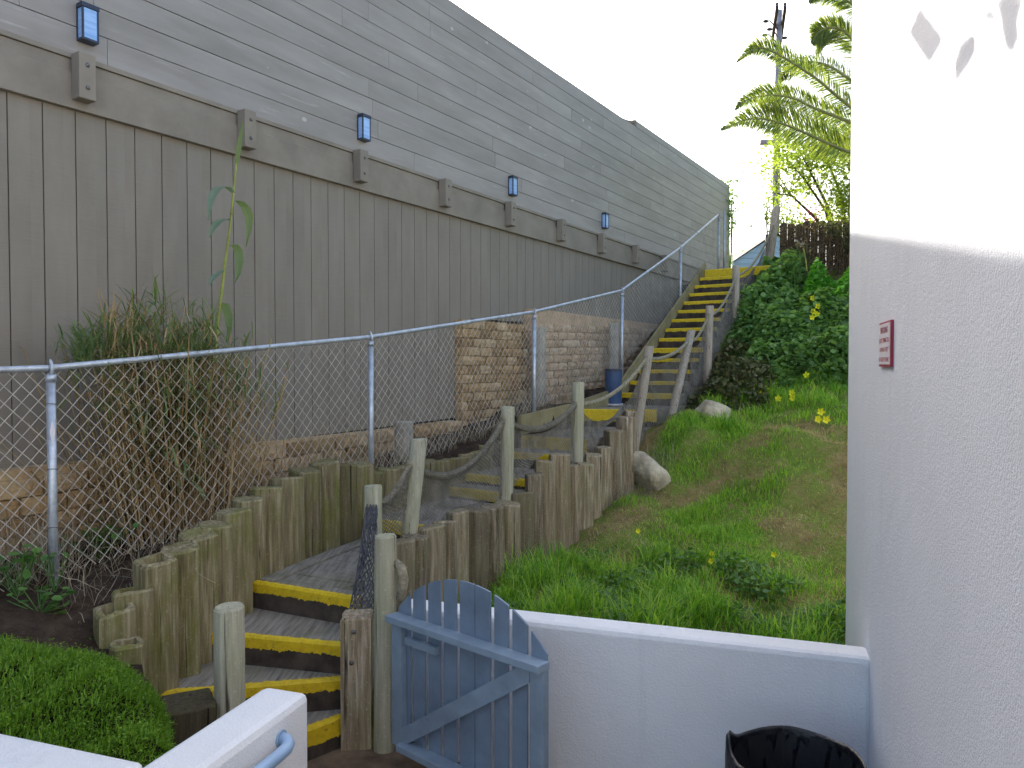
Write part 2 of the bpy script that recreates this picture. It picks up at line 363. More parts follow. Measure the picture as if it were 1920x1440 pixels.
def leafset(np_mesh, P, S, tilt=.9, shape='oval', nrm=None):
    n = len(P); S = np.broadcast_to(S, n)
    if shape == 'round':
        a = np.arange(6)*PI/3; tv = np.stack([np.cos(a)*.5, np.sin(a)*.5, np.where(a > 9, 0, 0)*a], 1); tv[:, 2] = [.0, .06, .06, 0, .06, .06]; tf = np.array([[0, 1, 2, 3], [0, 3, 4, 5]])
    else:
        tv = np.array([[-.5, 0, 0], [-.1, .22, .06], [.5, 0, -.08], [-.1, -.22, .06]]); tf = np.array([[0, 3, 2], [0, 2, 1]])
    spin = rng.uniform(0, 2*PI, n); th = np.abs(rng.normal(0, tilt, n)); ph = rng.uniform(0, 2*PI, n)
    nn = np.stack([np.sin(th)*np.cos(ph), np.sin(th)*np.sin(ph), np.cos(th)], 1)
    if nrm is not None: nn = nn+nrm
    nn /= np.linalg.norm(nn, axis=1, keepdims=True)
    ref = np.where(np.abs(nn[:, :1]) < .8, np.array([[1., 0, 0]]), np.array([[0, 1., 0]]))
    a = np.cross(nn, ref); a /= np.linalg.norm(a, axis=1, keepdims=True); b = np.cross(nn, a)
    u = a*np.cos(spin)[:, None]+b*np.sin(spin)[:, None]; v = np.cross(nn, u)
    V = P[:, None]+S[:, None, None]*(tv[None, :, 0:1]*u[:, None]+tv[None, :, 1:2]*v[:, None]+tv[None, :, 2:3]*nn[:, None])
    np_mesh.add(V, [(tf[None]+np.arange(n)[:, None, None]*len(tv)).reshape(-1, tf.shape[1])])
def log_mb(cx, cy, z0, z1, r, n=16, rings=7, slant=(0, 0), square=0, hollow=0, axis=None, rough=.05, ang=None):
    mb = MB(); ph = [random.uniform(-rough, rough) for _ in range(n)]; a0 = random.uniform(0, 1) if ang is None else ang
    def rr(k):
        t = 2*PI*k/n; q = 1
        if square:
            c, s_ = abs(math.cos(t)), abs(math.sin(t)); q = 1+square*(1/max(c, s_)-1)
        return r*q*(1+ph[k])
    tx, ty = axis or (0, 0); vs = []; wob = [random.uniform(-.012, .012) for _ in range(rings+2)]
    zs = [z0+(z1-.012-z0)*i/(rings-1) for i in range(rings)]+[z1]
    for i, z in enumerate(zs):
        sc = .9 if i == rings else 1+wob[i]; f = (z-z0)/(z1-z0)
        for k in range(n):
            t = 2*PI*k/n+a0; x = rr(k)*sc*math.cos(t); y = rr(k)*sc*math.sin(t)
            zz = z+(slant[0]*x+slant[1]*y if i >= rings-1 else 0)
            vs.append((cx+x+tx*f, cy+y+ty*f, zz))
    m = len(zs)
    fs = [(i*n+k, i*n+(k+1) % n, (i+1)*n+(k+1) % n, (i+1)*n+k) for i in range(m-1) for k in range(n)]
    if hollow:
        for (sc, dz) in ((hollow, 0), (hollow*.92, -.13)):
            for k in range(n):
                t = 2*PI*k/n+a0; x = rr(k)*sc*math.cos(t); y = rr(k)*sc*math.sin(t)
                vs.append((cx+x+tx, cy+y+ty, z1+dz+slant[0]*x+slant[1]*y+(random.uniform(-.006, .006))))
        for i in (m-1, m): fs += [(i*n+k, i*n+(k+1) % n, (i+1)*n+(k+1) % n, (i+1)*n+k) for k in range(n)]
        fs.append(tuple((m+1)*n+k for k in range(n)))
    else:
        vs.append((cx+tx, cy+ty, z1-.006)); c = len(vs)-1
        fs += [((m-1)*n+k, (m-1)*n+(k+1) % n, c) for k in range(n)]
    return mb.add(vs, fs)
# ------------------------------------------------------------------ terrain
def path_z(s): return interp(s, [(3, -1.55), (4.88, -1.55), (4.9, -1.36), (6.15, -1.25), (7.15, -.98), (7.62, -.85), (9, -.62), (10.5, -.6), (14.65, 1.9), (16.2, 1.93)])
def zr(s): return interp(s, [(-20, -2.34), (2.5, -2.2), (4.2, -2.08), (5.6, -1.98), (7.0, -1.78), (8.2, -1.5), (8.8, -1.2), (9.25, -.86), (10.2, -.74), (11.4, -.50), (12.4, .02), (13.3, .55), (14.5, 1.35), (15.3, 1.85), (17, 2.0)])
def zl(s): return interp(s, [(-20, -1.8), (1, -1.47), (2.35, -1.33), (5.16, -1.1), (8.13, -.72), (9.6, -.45), (10.83, -.12), (13.5, 1.12), (15.9, 2.05), (17, 2.05)])
LOGL = [(206, 4.15, 1141, .11, .5), (240, 4.30, 1107, .115, .45), (284, 4.42, 1050, .105, .0), (332, 4.65, 1027, .115, 0), (366, 4.85, 1001, .115, 0), (398, 5.02, 983, .115, 0),
        (430, 5.2, 958, .115, 0), (462, 5.4, 935, .115, 0), (496, 5.62, 914, .12, 0), (534, 5.85, 896, .12, 0), (570, 6.08, 881, .118, 0), (606, 6.32, 866, .115, 0), (640, 6.55, 870, .115, 0), (671, 6.78, 869, .115, 0)]
stair_poly = [(-1.02, 3.3), (-1.6, 3.72)]+[(( x-960)/F*Y-.02, Y) for x, Y, *_ in LOGL]+[(-1.25, 6.9), (-.72, 5.9), (-.98, 5.35), (-.9, 4.5), (-.6, 4.45), (-.6, 3.9)]
def inpoly(x, y, poly):
    c = np.zeros(np.shape(x), bool); n = len(poly)
    for i in range(n):
        (x0, y0), (x1, y1) = poly[i], poly[i-1]
        with np.errstate(divide='ignore', invalid='ignore'):
            c ^= ((y0 > y) != (y1 > y)) & (x < (x1-x0)*(y-y0)/((y1-y0) if y1 != y0 else 1e-9)+x0)
    return c
def sm(a, b, v): t = np.clip((v-a)/(b-a), 0, 1); return t*t*(3-2*t)
def lump(x, y): return .035*np.sin(3.1*x+1.3*y)+.03*np.sin(2.3*y-4.1*x+1)+.02*np.sin(7.3*x+5.1*y)+.015*np.sin(11*y-6*x)
def height(x, y):
    x = np.asarray(x, float); y = np.asarray(y, float)
    s, D = toP(x, y); t, l = toW(x, y)
    near = (np.abs(x) < 30) & (np.abs(y) < 40)
    right = zr(s)+lump(x, y)*1.3+np.where(near, .18*np.exp(-((s-5.0)**2/1.2+(D-2.3)**2/1.0)), 0)
    lowl = interp(s, [(9.4, -.5), (11, -.4), (15.6, -.25), (16.2, 2.05)])
    kk = sm(4.92, 5.1, D)*sm(9.4, 10.2, s); zle = np.where(s > 9.2, np.minimum(zl(s), path_z(s)-.12), zl(s)); left = zle*(1-kk)+np.minimum(lowl, zle)*kk+lump(x, y)*.5; fr = -1.57-.42*sm(-1.98, -1.68, x)+lump(x, y)*.4
    k = sm(3.85, 4.75, D)*1.0; leftz = np.where(s < 4.5, fr*(1-k)+left*k, left)
    h = np.where(D > 4.2, leftz, right)
    h = np.where((D <= 4.2) & (s < 3.9) & (l > 2.0), leftz, h)
    cor = (D > np.where(s > 8.9, 3.87, 3.72)) & (D < 4.74) & (s > 4.3); h = np.where(cor, path_z(s)-.3, h)
    h = np.where(inpoly(x, y, stair_poly), -2.36, h)
    h = np.where((t < 4.08) & (l < 2.0), -2.36, h)
    h = np.where((t < 2.05), -2.36, h)
    return h+CZ
def axis(a, b, st, far):
    c = list(np.arange(a, b+1e-6, st)); g = st; v = b; up = []
    while v < far: g *= 1.35; v += g; up.append(v)
    g = st; v = a; dn = []
    while v > -far: g *= 1.35; v -= g; dn.append(v)
    return np.array(dn[::-1]+c+up)
xs = axis(-4.5, 8.5, .07, 400); ys = axis(2.0, 17.5, .07, 400)
gx, gy = np.meshgrid(xs, ys); gz = height(gx, gy); nx, ny = len(xs), len(ys)
g = NPM(); i = (np.arange(ny-1)[:, None]*nx+np.arange(nx-1)[None]).ravel()
g.add(np.stack([gx.ravel(), gy.ravel(), gz.ravel()], 1), [np.stack([i, i+1, i+1+nx, i+nx], 1)])
solo('ground', None, None, g, M['ground'], kind='structure', smooth=True)
pa = MB(); pc = [fromW(-9, -.55), fromW(-9, 2.0), fromW(2.9, 2.0), (-1.62, 3.72), (-1.1, 4.5), (-.7, 4.48), fromW(4.05, 1.9), fromW(4.05, -.55)]
pa.prism(pc[::-1], -.04, .002); solo('patio', None, None, pa, M['patio'], kind='structure')
# ------------------------------------------------------------------ wood sided building (path frame)
BD = 5.8; S0, S1 = -3.0, pd(1364, 400, BD)[0]
BT = Z(4.63); bl = thing('wood_sided_building', 'tall taupe wood-sided building with vertical boards below and horizontal boards above', 'building', (8, BD, 0), PF)
part(bl, 'wall', MB().box(S0, S1-.01, BD+.004, 13, -.2, BT-.03), M['core'])
sa = pd(862, 700, BD)[0]; vb = MB(); s = S0; W = .231
while s < S1-.02:
    zb = Z(-.76+.018*(s-2.5)) if s < sa else Z(.62+.02*(s-sa))
    vb.box(s+.004, min(s+W-.004, S1), BD-.022, BD+.002, zb+random.uniform(-.004, .004), Z(1.93)); s += W
part(bl, 'vertical_siding', vb, M['vsid'], bevel=.002)
hb = MB(); H = .208; k = 0; z = Z(2.315); sScr = pd(1190, 228, BD)[0]
while z < BT+.05:
    zt = z+H; ss = S0 if zt < BT+.06 else sScr; first = True
    if zt > BT+.06: zt = z+.13
    while ss < S1-.02:
        e = ss+(random.uniform(1.0, 3.4) if first else random.choice([2.44, 3.05, 3.66])); first = False
        if S1-e < .5: e = S1
        e = min(e, S1); hb.box(ss+.0015, e-.0015, BD-.045+random.uniform(-.0015, .0015), BD-.004, z+.0045, zt-.0015); ss = e
    z += H
part(bl, 'horizontal_siding', hb, M['hsid'], bevel=.002)
scr = MB().box(sScr-.005, sScr+.03, BD-.02, BD+.5, BT-.02, BT+.13).box(sScr, S1-.02, BD-.002, BD+.05, BT-.1, BT+.12)
scr.tube([(sScr-.9, BD+.1, BT-.02), (sScr, BD+.05, BT+.07)], .03, 6)
part(bl, 'roof_screen', scr, M['trim'])
td = MB().box(S0, S1, BD-.075, BD-.0225, Z(1.905), Z(2.17)); part(bl, 'lower_band', td, M['trim'], bevel=.004)
tu = MB().box(S0, S1, BD-.05, BD-.0225, Z(2.172), Z(2.272)).box(S0, S1, BD-.07, BD-.0225, Z(2.274), Z(2.312))
part(bl, 'upper_band', tu, M['trim'], bevel=.003)
for x in (-300, 153, 458, 672, 831, 954, 1050, 1127, 1191, 1246):
    sc = pd(x, 150, BD-.1)[0]
    br = part(bl, 'bracket', MB().box(sc-.062, sc+.062, BD-.185, BD-.0765, Z(1.965), Z(2.30)), M['trim'], bevel=.006)
    for zz in (2.05, 2.215): part(bl, 'bolt', MB().ball((sc, BD-.187, Z(zz)), .017, 8, 5, (1, .6, 1)), M['bolt'], br, smooth=True)
LG = 'wall lanterns along the building'
for x, y, lab in ((166, 45, 'blue glass wall lantern nearest the camera, largest of the four on the siding'), (684, 240, 'blue glass wall lantern second along the siding, above the reed stalk'),
                  (963, 349, 'third blue glass wall lantern along the siding, midway up the building'), (1136, 414, 'smallest and farthest blue glass wall lantern, near the top of the fence')):
    sc, _, zc = pd(x, y, BD-.1); w, hh, dp = .062, .135, .085; y1 = BD-.047; y0 = y1-dp
    t = thing('wall_lantern', lab, 'wall lamp', (sc, y1, zc-hh), PF, LG)
    b = MB().box(sc-w, sc+w, y1-.012, y1, zc-hh, zc+hh).box(sc-w-.004, sc+w+.004, y0-.004, y1-.0125, zc+hh-.03, zc+hh+.004).box(sc-w, sc+w, y0, y1-.0125, zc-hh, zc-hh+.018)
    for a in (-w, w-.014):
        b.box(sc+a, sc+a+.014, y0, y0+.014, zc-hh+.0185, zc+hh-.031)
    part(t, 'housing', b, M['lampdk'], bevel=.002)
    part(t, 'glass', MB().box(sc-w+.006, sc+w-.006, y0+.005, y1-.013, zc-hh+.019, zc+hh-.0315), M['lampgl'], bevel=.002)
# vines on the far corner
v = NPM(); P = rng.normal(0, 1, (900, 3))*np.array([.10, .16, .5])+np.array([S1+.02, BD-.02, Z(4.15)]); P[:, 2] = np.minimum(P[:, 2], BT+.22)
leafset(v, P, rng.uniform(.06, .12, 900), 1.2); stt = np.stack([np.full(12, S1+.03), BD-.05+rng.normal(0, .06, 12), np.full(12, Z(2.1))], 1)
segs(v, stt, stt+np.stack([rng.normal(0, .05, 12), rng.normal(0, .05, 12), rng.uniform(1.8, 2.6, 12)], 1), .008)
solo('climbing_vine', 'dark green climbing vine on the far top corner of the wood-sided building', 'vine', v, M['bush'], (S1, BD, Z(2.1)), PF)
# ------------------------------------------------------------------ block retaining walls (path frame)
def blockwall(name, label, D, s0, s1, zt, zb, mat, bw=.30, bh=.125, dep=.2, jit=.012):
    t = MB(); zz0 = zb(s0); row = 0; z = max(zt(s0), zt(s1)); zmin = min(zb(s0), zb(s1))
    while z > zmin-.05:
        s = s0-(bw/2 if row % 2 else 0)
        while s < s1-.02:
            a, b = max(s, s0)+.009, min(s+bw, s1)-.009
            if b-a > .05:
                c = (a+b)/2; top = z-(max(zt(s0), zt(s1))-zt(c)); q = random.uniform(-jit, jit); n = 4
                vs = []; fs = []                                   # split face: a bulging rough front
                for iz in range(3):
                    for ix in range(n):
                        fx, fz = ix/(n-1), iz/2
                        edge = (ix in (0, n-1)) or iz in (0, 2)
                        vs.append((a+(b-a)*fx, D+q+(.028 if ix in (0, n-1) else .010 if edge else random.uniform(-.014, .006)), top-bh+.006+(bh-.012)*fz+random.uniform(-.004, .004)))
                fs = [(iz*n+ix, iz*n+ix+1, (iz+1)*n+ix+1, (iz+1)*n+ix) for iz in range(2) for ix in range(n-1)]
                o = len(vs); vs += [(a, D+dep, top-bh+.006), (b, D+dep, top-bh+.006), (a, D+dep, top-.006), (b, D+dep, top-.006)]
                fs += [(2*n, 2*n+1, 2*n+2, 2*n+3, o+3, o+2), (n-1, o+1, o+3, 3*n-1, 2*n-1), (0, n, 2*n, o+2, o)]
                t.add(vs, [f[::-1] for f in fs])
            s = s+bw if row % 1 == 0 else s
        z -= bh; row += 1
    t.box(s0+.02, s1-.02, D+.06, D+dep-.01, zmin-.1, max(zt(s0), zt(s1))-.03)
    return solo(name, label, 'retaining wall', t, mat, (s0, D, zmin), PF)
sb = lambda x, D=5.6: pd(x, 700, D)[0]
blockwall('block_wall', 'low tan split-face block wall under the left part of the siding', 5.55, -2, sb(868), lambda s: Z(-.775+.018*(s-2.5)), lambda s: Z(-1.5+.1*max(0, s-4)), M['blockA'], .31, .13, .22)
s5, s6, s7 = sb(866, 5.66), sb(990, 5.63), sb(1128, 5.5)
blockwall('block_wall', 'tall golden tan block wall left of the grey upright post', 5.63, s5, s6, lambda s: Z(.6), lambda s: Z(-.85), M['blockA'], .27, .118, .14)
blockwall('block_wall', 'tall pinkish block wall right of the grey upright post', 5.56, s6+.12, S1-.3, lambda s: Z(.62+.025*(s-s6)), lambda s: Z(-.5), M['blockB'], .29, .118, .26, .006)
for x, D, yt, yb, w, lab in ((1011, 5.3, 614, 745, .085, 'grey upright post between the tan and pinkish block walls'), (1152, 5.36, 606, 700, .085, 'grey upright post behind the blue barrel'),
                             (758, 5.2, 790, 860, .085, 'short grey stump post against the low block wall')):
    s, _, z1 = pd(x, yt, D); z0 = pd(x, yb, D)[2]-.25
    solo('retaining_post', lab, 'post', log_mb(s, D, z0, z1, w, 14, 5, (0, 0), .7, ang=.2), M['conc'], (s, D, z0), PF, 'upright posts of the block wall', smooth=False)
# ------------------------------------------------------------------ chain link fence (path frame)
FD = 4.85
fp = [(-2.8, Z(-1.75), Z(-.2))]
for x, yt, yb in ((93, 690, 1104), (693, 632, 915), (1000, 585, 778), (1165, 545, 697), (1275, 465, 572), (1347, 403, 503)):
    s, _, zt = pd(x, yt, FD); fp.append((s, pd(x, yb, FD)[2], zt))
fn = thing('chain_link_fence', 'galvanised chain-link fence with pipe top rail climbing along the building', 'fence', (fp[1][0], FD, fp[1][1]), PF)
rail = MB(); pts = []
for (a, b) in zip(fp[:-1], fp[1:]):
    for i in range(6): pts.append((a[0]+(b[0]-a[0])*i/6, FD, a[2]+(b[2]-a[2])*i/6+.0*math.sin(i)))
pts.append((fp[-1][0], FD, fp[-1][2])); rail.tube(pts, .021, 10)
for (a, b) in zip(fp[1:-1], fp[2:]):
    f = random.uniform(.3, .6); p0 = Vector((a[0], FD, a[2])).lerp(Vector((b[0], FD, b[2])), f); p1 = p0+(Vector((b[0]-a[0], 0, b[2]-a[2]))).normalized()*.16
    rail.tube([p0, p1], .0235, 10)
part(fn, 'top_rail', rail, M['galv'], smooth=True)
for i, (s, z0, z1) in enumerate(fp):
    po = part(fn, 'post', MB().tube([(s, FD-.012, z0-.3), (s, FD-.012, z1-.075)], .0265, 12), M['galv'], smooth=True)
    cap = MB().tube([(s, FD-.012, z1-.085), (s, FD-.012, z1-.04)], .031, 12).tube([(s, FD-.012, z1-.04), (s, FD-.03, z1-.02), (s, FD-.032, z1+.01), (s, FD-.012, z1+.04), (s, FD-.008, z1+.055)], [.014, .012, .012, .01, .004], 8)
    part(fn, 'post_cap', cap, M['galv'], po, smooth=True)
    if i == 1:
        st = MB(); zc = pd(93, 810, FD)[2]; rr = .0275; q = [(-.45, .01), (.35, .075), (.75, .03), (.75, -.075), (.25, -.04)]
        a0 = -PI/2-.25
        n_ = 8; vs = []; fs = []
        for iz in range(6):
            z_ = -.065+.026*iz; half = .62*(1-abs(z_)/.075)
            for ia in range(n_): 
                aa = a0+half*(ia/(n_-1)*2-1); vs.append((s+rr*math.cos(aa), FD-.012+rr*math.sin(aa), zc+z_))
        fs = [(r_*n_+k, r_*n_+k+1, (r_+1)*n_+k+1, (r_+1)*n_+k) for r_ in range(5) for k in range(n_-1)]
        part(fn, 'sticker', MB().add(vs, fs), M['signw'], po)
        for zz in (z1-.22, z1-.62, z1-.98): rail2 = part(fn, 'wire_tie', MB().tube([(s+.03*math.cos(2*PI*j/12), FD-.012+.03*math.sin(2*PI*j/12), zz+.004*math.sin(j)) for j in range(13)], .002, 5), M['bolt'], po)
sN = pd(1357, 400, FD+.1)[0]
part(fn, 'post', MB().tube([(sN, FD+.08, Z(1.8)), (sN, FD+.08, pd(1357, 394, FD+.08)[2])], .026, 10), M['galv'], smooth=True)
ms = NPM(); DI = .094
for (a, b) in zip(fp[:-1], fp[1:]):
    L = b[0]-a[0]; Hh = 1.2; Al = []; Bl = []
    for sg in (1, -1):
        k = np.arange(-Hh if sg > 0 else 0, L+(0 if sg > 0 else Hh), DI)
        for c in k:                       # u = c + sg*v
            v0, v1 = 0, Hh
            if sg > 0: v0 = max(0, -c); v1 = min(Hh, L-c)
            else: v0 = max(0, c-L); v1 = min(Hh, c)
            if v1-v0 < .02: continue
            nn = max(2, int((v1-v0)/.2)); vv = np.linspace(v0, v1, nn+1)
            pp = []
            for q in vv:
                u = c+sg*q; zb = a[1]+(b[1]-a[1])*u/L+.06; zt = a[2]+(b[2]-a[2])*u/L-.01
                pp.append((a[0]+u, FD+.022+sg*.002+.012*math.sin(u*3.1+q*2), zb+(zt-zb)*q/Hh))
            Al += pp[:-1]; Bl += pp[1:]
    segs(ms, Al, Bl, .0025, 4)
part(fn, 'wire_mesh', ms, M['wire'])
# ------------------------------------------------------------------ log palisades
def zpx(y, x, Y): return px(x, y, Y).z
t = thing('log_palisade', 'curved palisade of mossy upright logs on the left of the lower steps', 'retaining wall', (-2.1, 4.6, 0), 0)
for j, (x, Y, yt, r, sq) in enumerate(LOGL):
    X = (x-960)/F*Y; r *= random.uniform(.90, .99)
    part(t, 'log', log_mb(X, Y+.02, -.02, zpx(yt, x, Y), r, 16, 7, (random.uniform(-.12, .12), random.uniform(-.1, .18)), .55 if j > 2 else .8, .62 if j in (0, 1, 2) else 0, ang=R(40+random.uniform(-12, 12))), M['logL'])
X = (228-960)/F*4.0; part(t, 'log', log_mb(X, 4.02, .3, zpx(1207, 228, 4.0), .085, 14, 5, (0, 0), .7, .6), M['logL'])
UP = [(704, 883, .085), (727, 878, .115), (752, 874, .10), (776, 868, .10), (800, 864, .10), (822, 862, .105), (841, 859, .10), (858, 856, .10), (872, 850, .095), (890, 845, .10), (908, 834, .10)]
t = thing('log_palisade', 'row of short greenish moss-topped logs behind the netting on the left of the path', 'retaining wall', (6, 4.78, 0), PF)
for x, yt, r in UP:
    s, D, z = pd(x, yt, 4.76); part(t, 'log', log_mb(s, D, path_z(s)+CZ-.3, z, r, 14, 6, (random.uniform(-.1, .1), random.uniform(-.1, .1)), .5, ang=random.uniform(.6, 1)), M['logL'])
RT = [(751, 1012, .10), (777, 1004, .115), (807, 986, .11), (836, 976, .105), (859, 957, .09), (888, 954, .125), (921, 948, .11), (953, 942, .125), (980, 923, .125), (1005, 888, .095), (1025, 863, .105), (1050, 851, .115),
      (1073, 872, .09), (1093, 868, .105), (1114, 852, .105), (1132, 838, .09), (1151, 806, .11), (1171, 781, .10), (1184, 771, .08)]
t = thing('log_palisade', 'weathered grey-brown log palisade holding the path edge above the grass slope', 'retaining wall', (6, 3.66, 0), PF)
for x, yt, r in RT:
    s, D, z = pd(x, yt, 3.64); m_ = M['logR']
    part(t, 'log', log_mb(s, D+random.uniform(-.015, .015), zr(s)+CZ-.35, z, r*.93, 16, 8, (random.uniform(-.12, .12), random.uniform(-.15, .1)), .5, rough=.07, ang=random.uniform(.5, 1.1), axis=(random.uniform(-.02, .02), 0)), m_)
# ------------------------------------------------------------------ steps
st = thing('timber_steps', 'timber steps with yellow painted edges winding from the gate up the hill', 'stairs', (0, 0, 0), 0)
def step(nl, nr, bl_, br_, z, hgt=.3, ye=.065, yt_=.035, ytop=True, ragged=.012, y0=0, y1=1):
    nl, nr, bl_, br_ = [Vector((*p, 0)) for p in (nl, nr, bl_, br_)]
    o = part(st, 'step', MB().prism([nl, nr, br_, bl_], z-hgt, z), M['tread'], bevel=.012)
    d = (nr-nl); L = d.length; d.normalize(); out = Vector((d.y, -d.x, 0))
    if out.dot(nl-bl_) < 0: out = -out
    rz = MB(); a, b = nl+out*.004, nr+out*.004
    rz.add([a+Vector((0, 0, z-hgt)), b+Vector((0, 0, z-hgt)), b+Vector((0, 0, z-ye*.9)), a+Vector((0, 0, z-ye*.9))], [(0, 1, 2, 3)])
    part(st, 'riser', rz, M['riser'], o)
    n = max(6, int(L/.011)); vs = []; fs = []
    for i in range(n+1):
        f = y0+(y1-y0)*i/n; p = nl+d*(L*f)
        lo = ye*(1+.05*math.sin(f*7+z*9)+.04*math.sin(f*31+z*5))+random.choice((0, 0, 1))*random.uniform(-ragged, ragged)+random.uniform(-.003, .003); tp = yt_+random.uniform(-.012, .008)
        vs += [p+out*.007+Vector((0, 0, z-lo)), p+out*.009+Vector((0, 0, z-.012)), p-out*.004+Vector((0, 0, z+.004)), p-out*tp+Vector((0, 0, z+.004))]
    fs = [(i*4+k, (i+1)*4+k, (i+1)*4+k+1, i*4+k+1) for i in range(n) for k in range(3)]
    part(st, 'yellow_edge', MB().add(vs, fs), M['yellow'], o, smooth=False)
    return o
L1 = [((-1.66, 3.85), (-1.02, 4.48), -2.12, .105), ((-2.10, 4.36), (-1.04, 4.57), -1.93, .07), ((-2.14, 4.88), (-1.03, 4.62), -1.74, .075), ((-1.93, 5.37), (-1.0, 4.93), -1.55, .07)]
L1b = [((-2.3, 4.5), (-1.0, 4.75)), ((-2.3, 5.1), (-1.0, 4.85)), ((-2.15, 5.5), (-.95, 5.1))]
for (nl, nr, z, ye), (bl_, br_) in zip(L1[:3], L1b): step(nl, nr, bl_, br_, Z(z), .22, ye)
o = step(L1[3][0], L1[3][1], (-1.86, 5.50), (-.98, 5.07), Z(-1.55), .22, .07)
# landing deck of planks behind the fourth step
dk = MB(); q0 = Vector((-1.86, 5.51)); q1 = Vector((-1.2, 5.185)); dv = Vector((dS, dC)); w_ = .145
for i in range(11):
    a = q0+dv*(w_+.006)*i; b = q1+dv*(w_+.006)*i; j = random.uniform(-.004, .004)
    dk.prism([(a.x, a.y), (b.x, b.y), (b.x+dv.x*w_, b.y+dv.y*w_), (a.x+dv.x*w_, a.y+dv.y*w_)], Z(-1.7)+j, Z(-1.556)+j)
part(st, 'landing_deck', dk, M['tread'], bevel=.006)
bd = MB(); lp = [((x-960)/F*Y, Y) for x, Y, *_ in LOGL[7:]]
for (a, b) in zip(lp[:-1], lp[1:]):
    bd.prism([(a[0]+.10, a[1]-.05), (a[0]+.23, a[1]-.09), (b[0]+.23, b[1]-.09), (b[0]+.10, b[1]-.05)], Z(-1.6), Z(-1.535))
part(st, 'border_plank', bd, M['tread'], bevel=.006)
def pstep(s, sback, z, D0=3.8, D1=4.70, **k):
    return step(fromP(s, D1), fromP(s, D0), fromP(sback, D1), fromP(sback, D0), Z(z), **k)
seq = [(4.92, -1.36), (6.12, -1.25), (6.42, -1.15), (7.15, -.98), (7.62, -.84), (9.02, -.60)]
for i, (s, z) in enumerate(seq):
    nb = seq[i+1][0]+.05 if i < 4 else 9.8
    if i == 5:
        step(fromP(9.25, 4.70), fromP(9.66, 3.79), fromP(10.9, 4.70), fromP(10.9, 3.79), Z(z), hgt=.4, ye=.165, ragged=.006); continue
    pstep(s, nb, z, hgt=.25 if i < 5 else .5, ye=[.10, .09, .07, .07, .15, .17][i], D0=3.82 if i < 5 else 3.6, y0=.0 if i != 0 else .25)
for k in range(13):
    s = 10.71+.308*k; z = -.42+.179*k
    pstep(s, s+.4, z, 3.86+.03*math.sin(k*2.1), 4.77, hgt=.25, ye=.055 if k not in (4, 0) else .08, ragged=.006)
pstep(14.71, 17.6, 1.915, 3.4, 4.77, hgt=.35, ye=.17, ragged=.006)
sg = MB(); sl = .179/.308
sg.add([(*fromP(a, D), Z(-.42+(a-10.71)*sl+dz)) for D in (4.785, 4.825) for a, dz in ((10.35, -.3), (10.35, .18), (14.85, .10), (14.85, -.3))], [(0, 1, 2, 3), (7, 6, 5, 4), (1, 5, 6, 2), (0, 4, 5, 1), (3, 2, 6, 7), (0, 3, 7, 4)])
part(st, 'stringer', sg, M['plank'], bevel=.005)
for (xa, xb, ya, yb, lab) in ((978, 1072, 779, 757, 'longer tan curb plank at the foot of the galvanised fence'), (1076, 1142, 756, 733, 'shorter tan curb plank ending at the blue barrel')):
    s0, D, z0 = pd(xa, ya, 4.74); s1, _, z1 = pd(xb, yb, 4.74)
    solo('curb_plank', lab, 'plank', MB().prism([(s0, D), (s1, D), (s1, D+.05), (s0, D+.05)], [z0-.24, z1-.24, z1-.24, z0-.24], [z0, z1, z1, z0]), M['plank'], (s0, D, z0-.24), PF, 'curb planks beside the landing', bevel=.004)
# barrel
s, D = toP(*px(1150, 758, 11.2).xy); zb = px(1150, 758, 11.2).z
t = thing('barrel', 'dark blue plastic barrel standing at the foot of the upper flight of steps', 'barrel', (*px(1150, 758, 11.2).xy, zb))
c = px(1150, 758, 11.2); r = .125; H_ = .53
prof = [(0, .97), (.03, 1), (.33, 1), (.35, 1.03), (.38, 1), (.47, 1), (.50, .98), (H_, .9)]
part(t, 'drum', MB().tube([(c.x, c.y, zb+a) for a, _ in prof], [r*q for _, q in prof], 20), M['barrel'], smooth=True)
part(t, 'lid', MB().tube([(c.x, c.y, zb+H_-.035), (c.x, c.y, zb+H_-.005), (c.x, c.y, zb+H_+.004)], [r*1.04, r*1.04, r*.95], 20), M['barreltop'])
part(t, 'tray', MB().tube([(c.x, c.y, zb-.012), (c.x, c.y, zb+.012)], [r*1.12, r*1.2], 20), M['signw'])
# ------------------------------------------------------------------ rope posts, ropes and nets (path frame)
RD = 3.745
posts = [  # top x,y  bottom x,y  radius  hole(x,y)  label
    ((699, 910), (699, 1160), .066, (699, 943), 'low pale rope post wrapped in netting above the gate', 'post'),
    ((786, 823), (766, 1012), .064, (768, 871), 'leaning pale rope post above the lower log palisade', 'post'),
    ((952, 762), (949, 945), .066, (945, 787), 'upright rope post with a dark rope hole in the middle of the palisade', 'post'),
    ((1084, 716), (1082, 868), .066, (1080, 757), 'upright rope post with knots, in front of the tan curb planks', 'post'),
    ((1218, 649), (1186, 856), .064, (1213, 671), 'leaning brownish rope post beside the blue barrel', 'postw'),
    ((1297, 619), (1251, 814), .062, (1292, 639), 'most strongly leaning rope post, next to the lower boulder', 'postw'),
    ((1331, 573), (1325, 748), .062, (1328, 591), 'rope post rising right behind the upper boulder', 'postw'),
    ((1380, 498), (1379, 655), .062, (1380, 517), 'rope post at the edge of the green bush on the upper steps', 'postw'),
    ((1456, 388), (1437, 528), .085, (1449, 425), 'thick leaning rope post at the top of the steps', 'postw')]
holes = []; feet = []
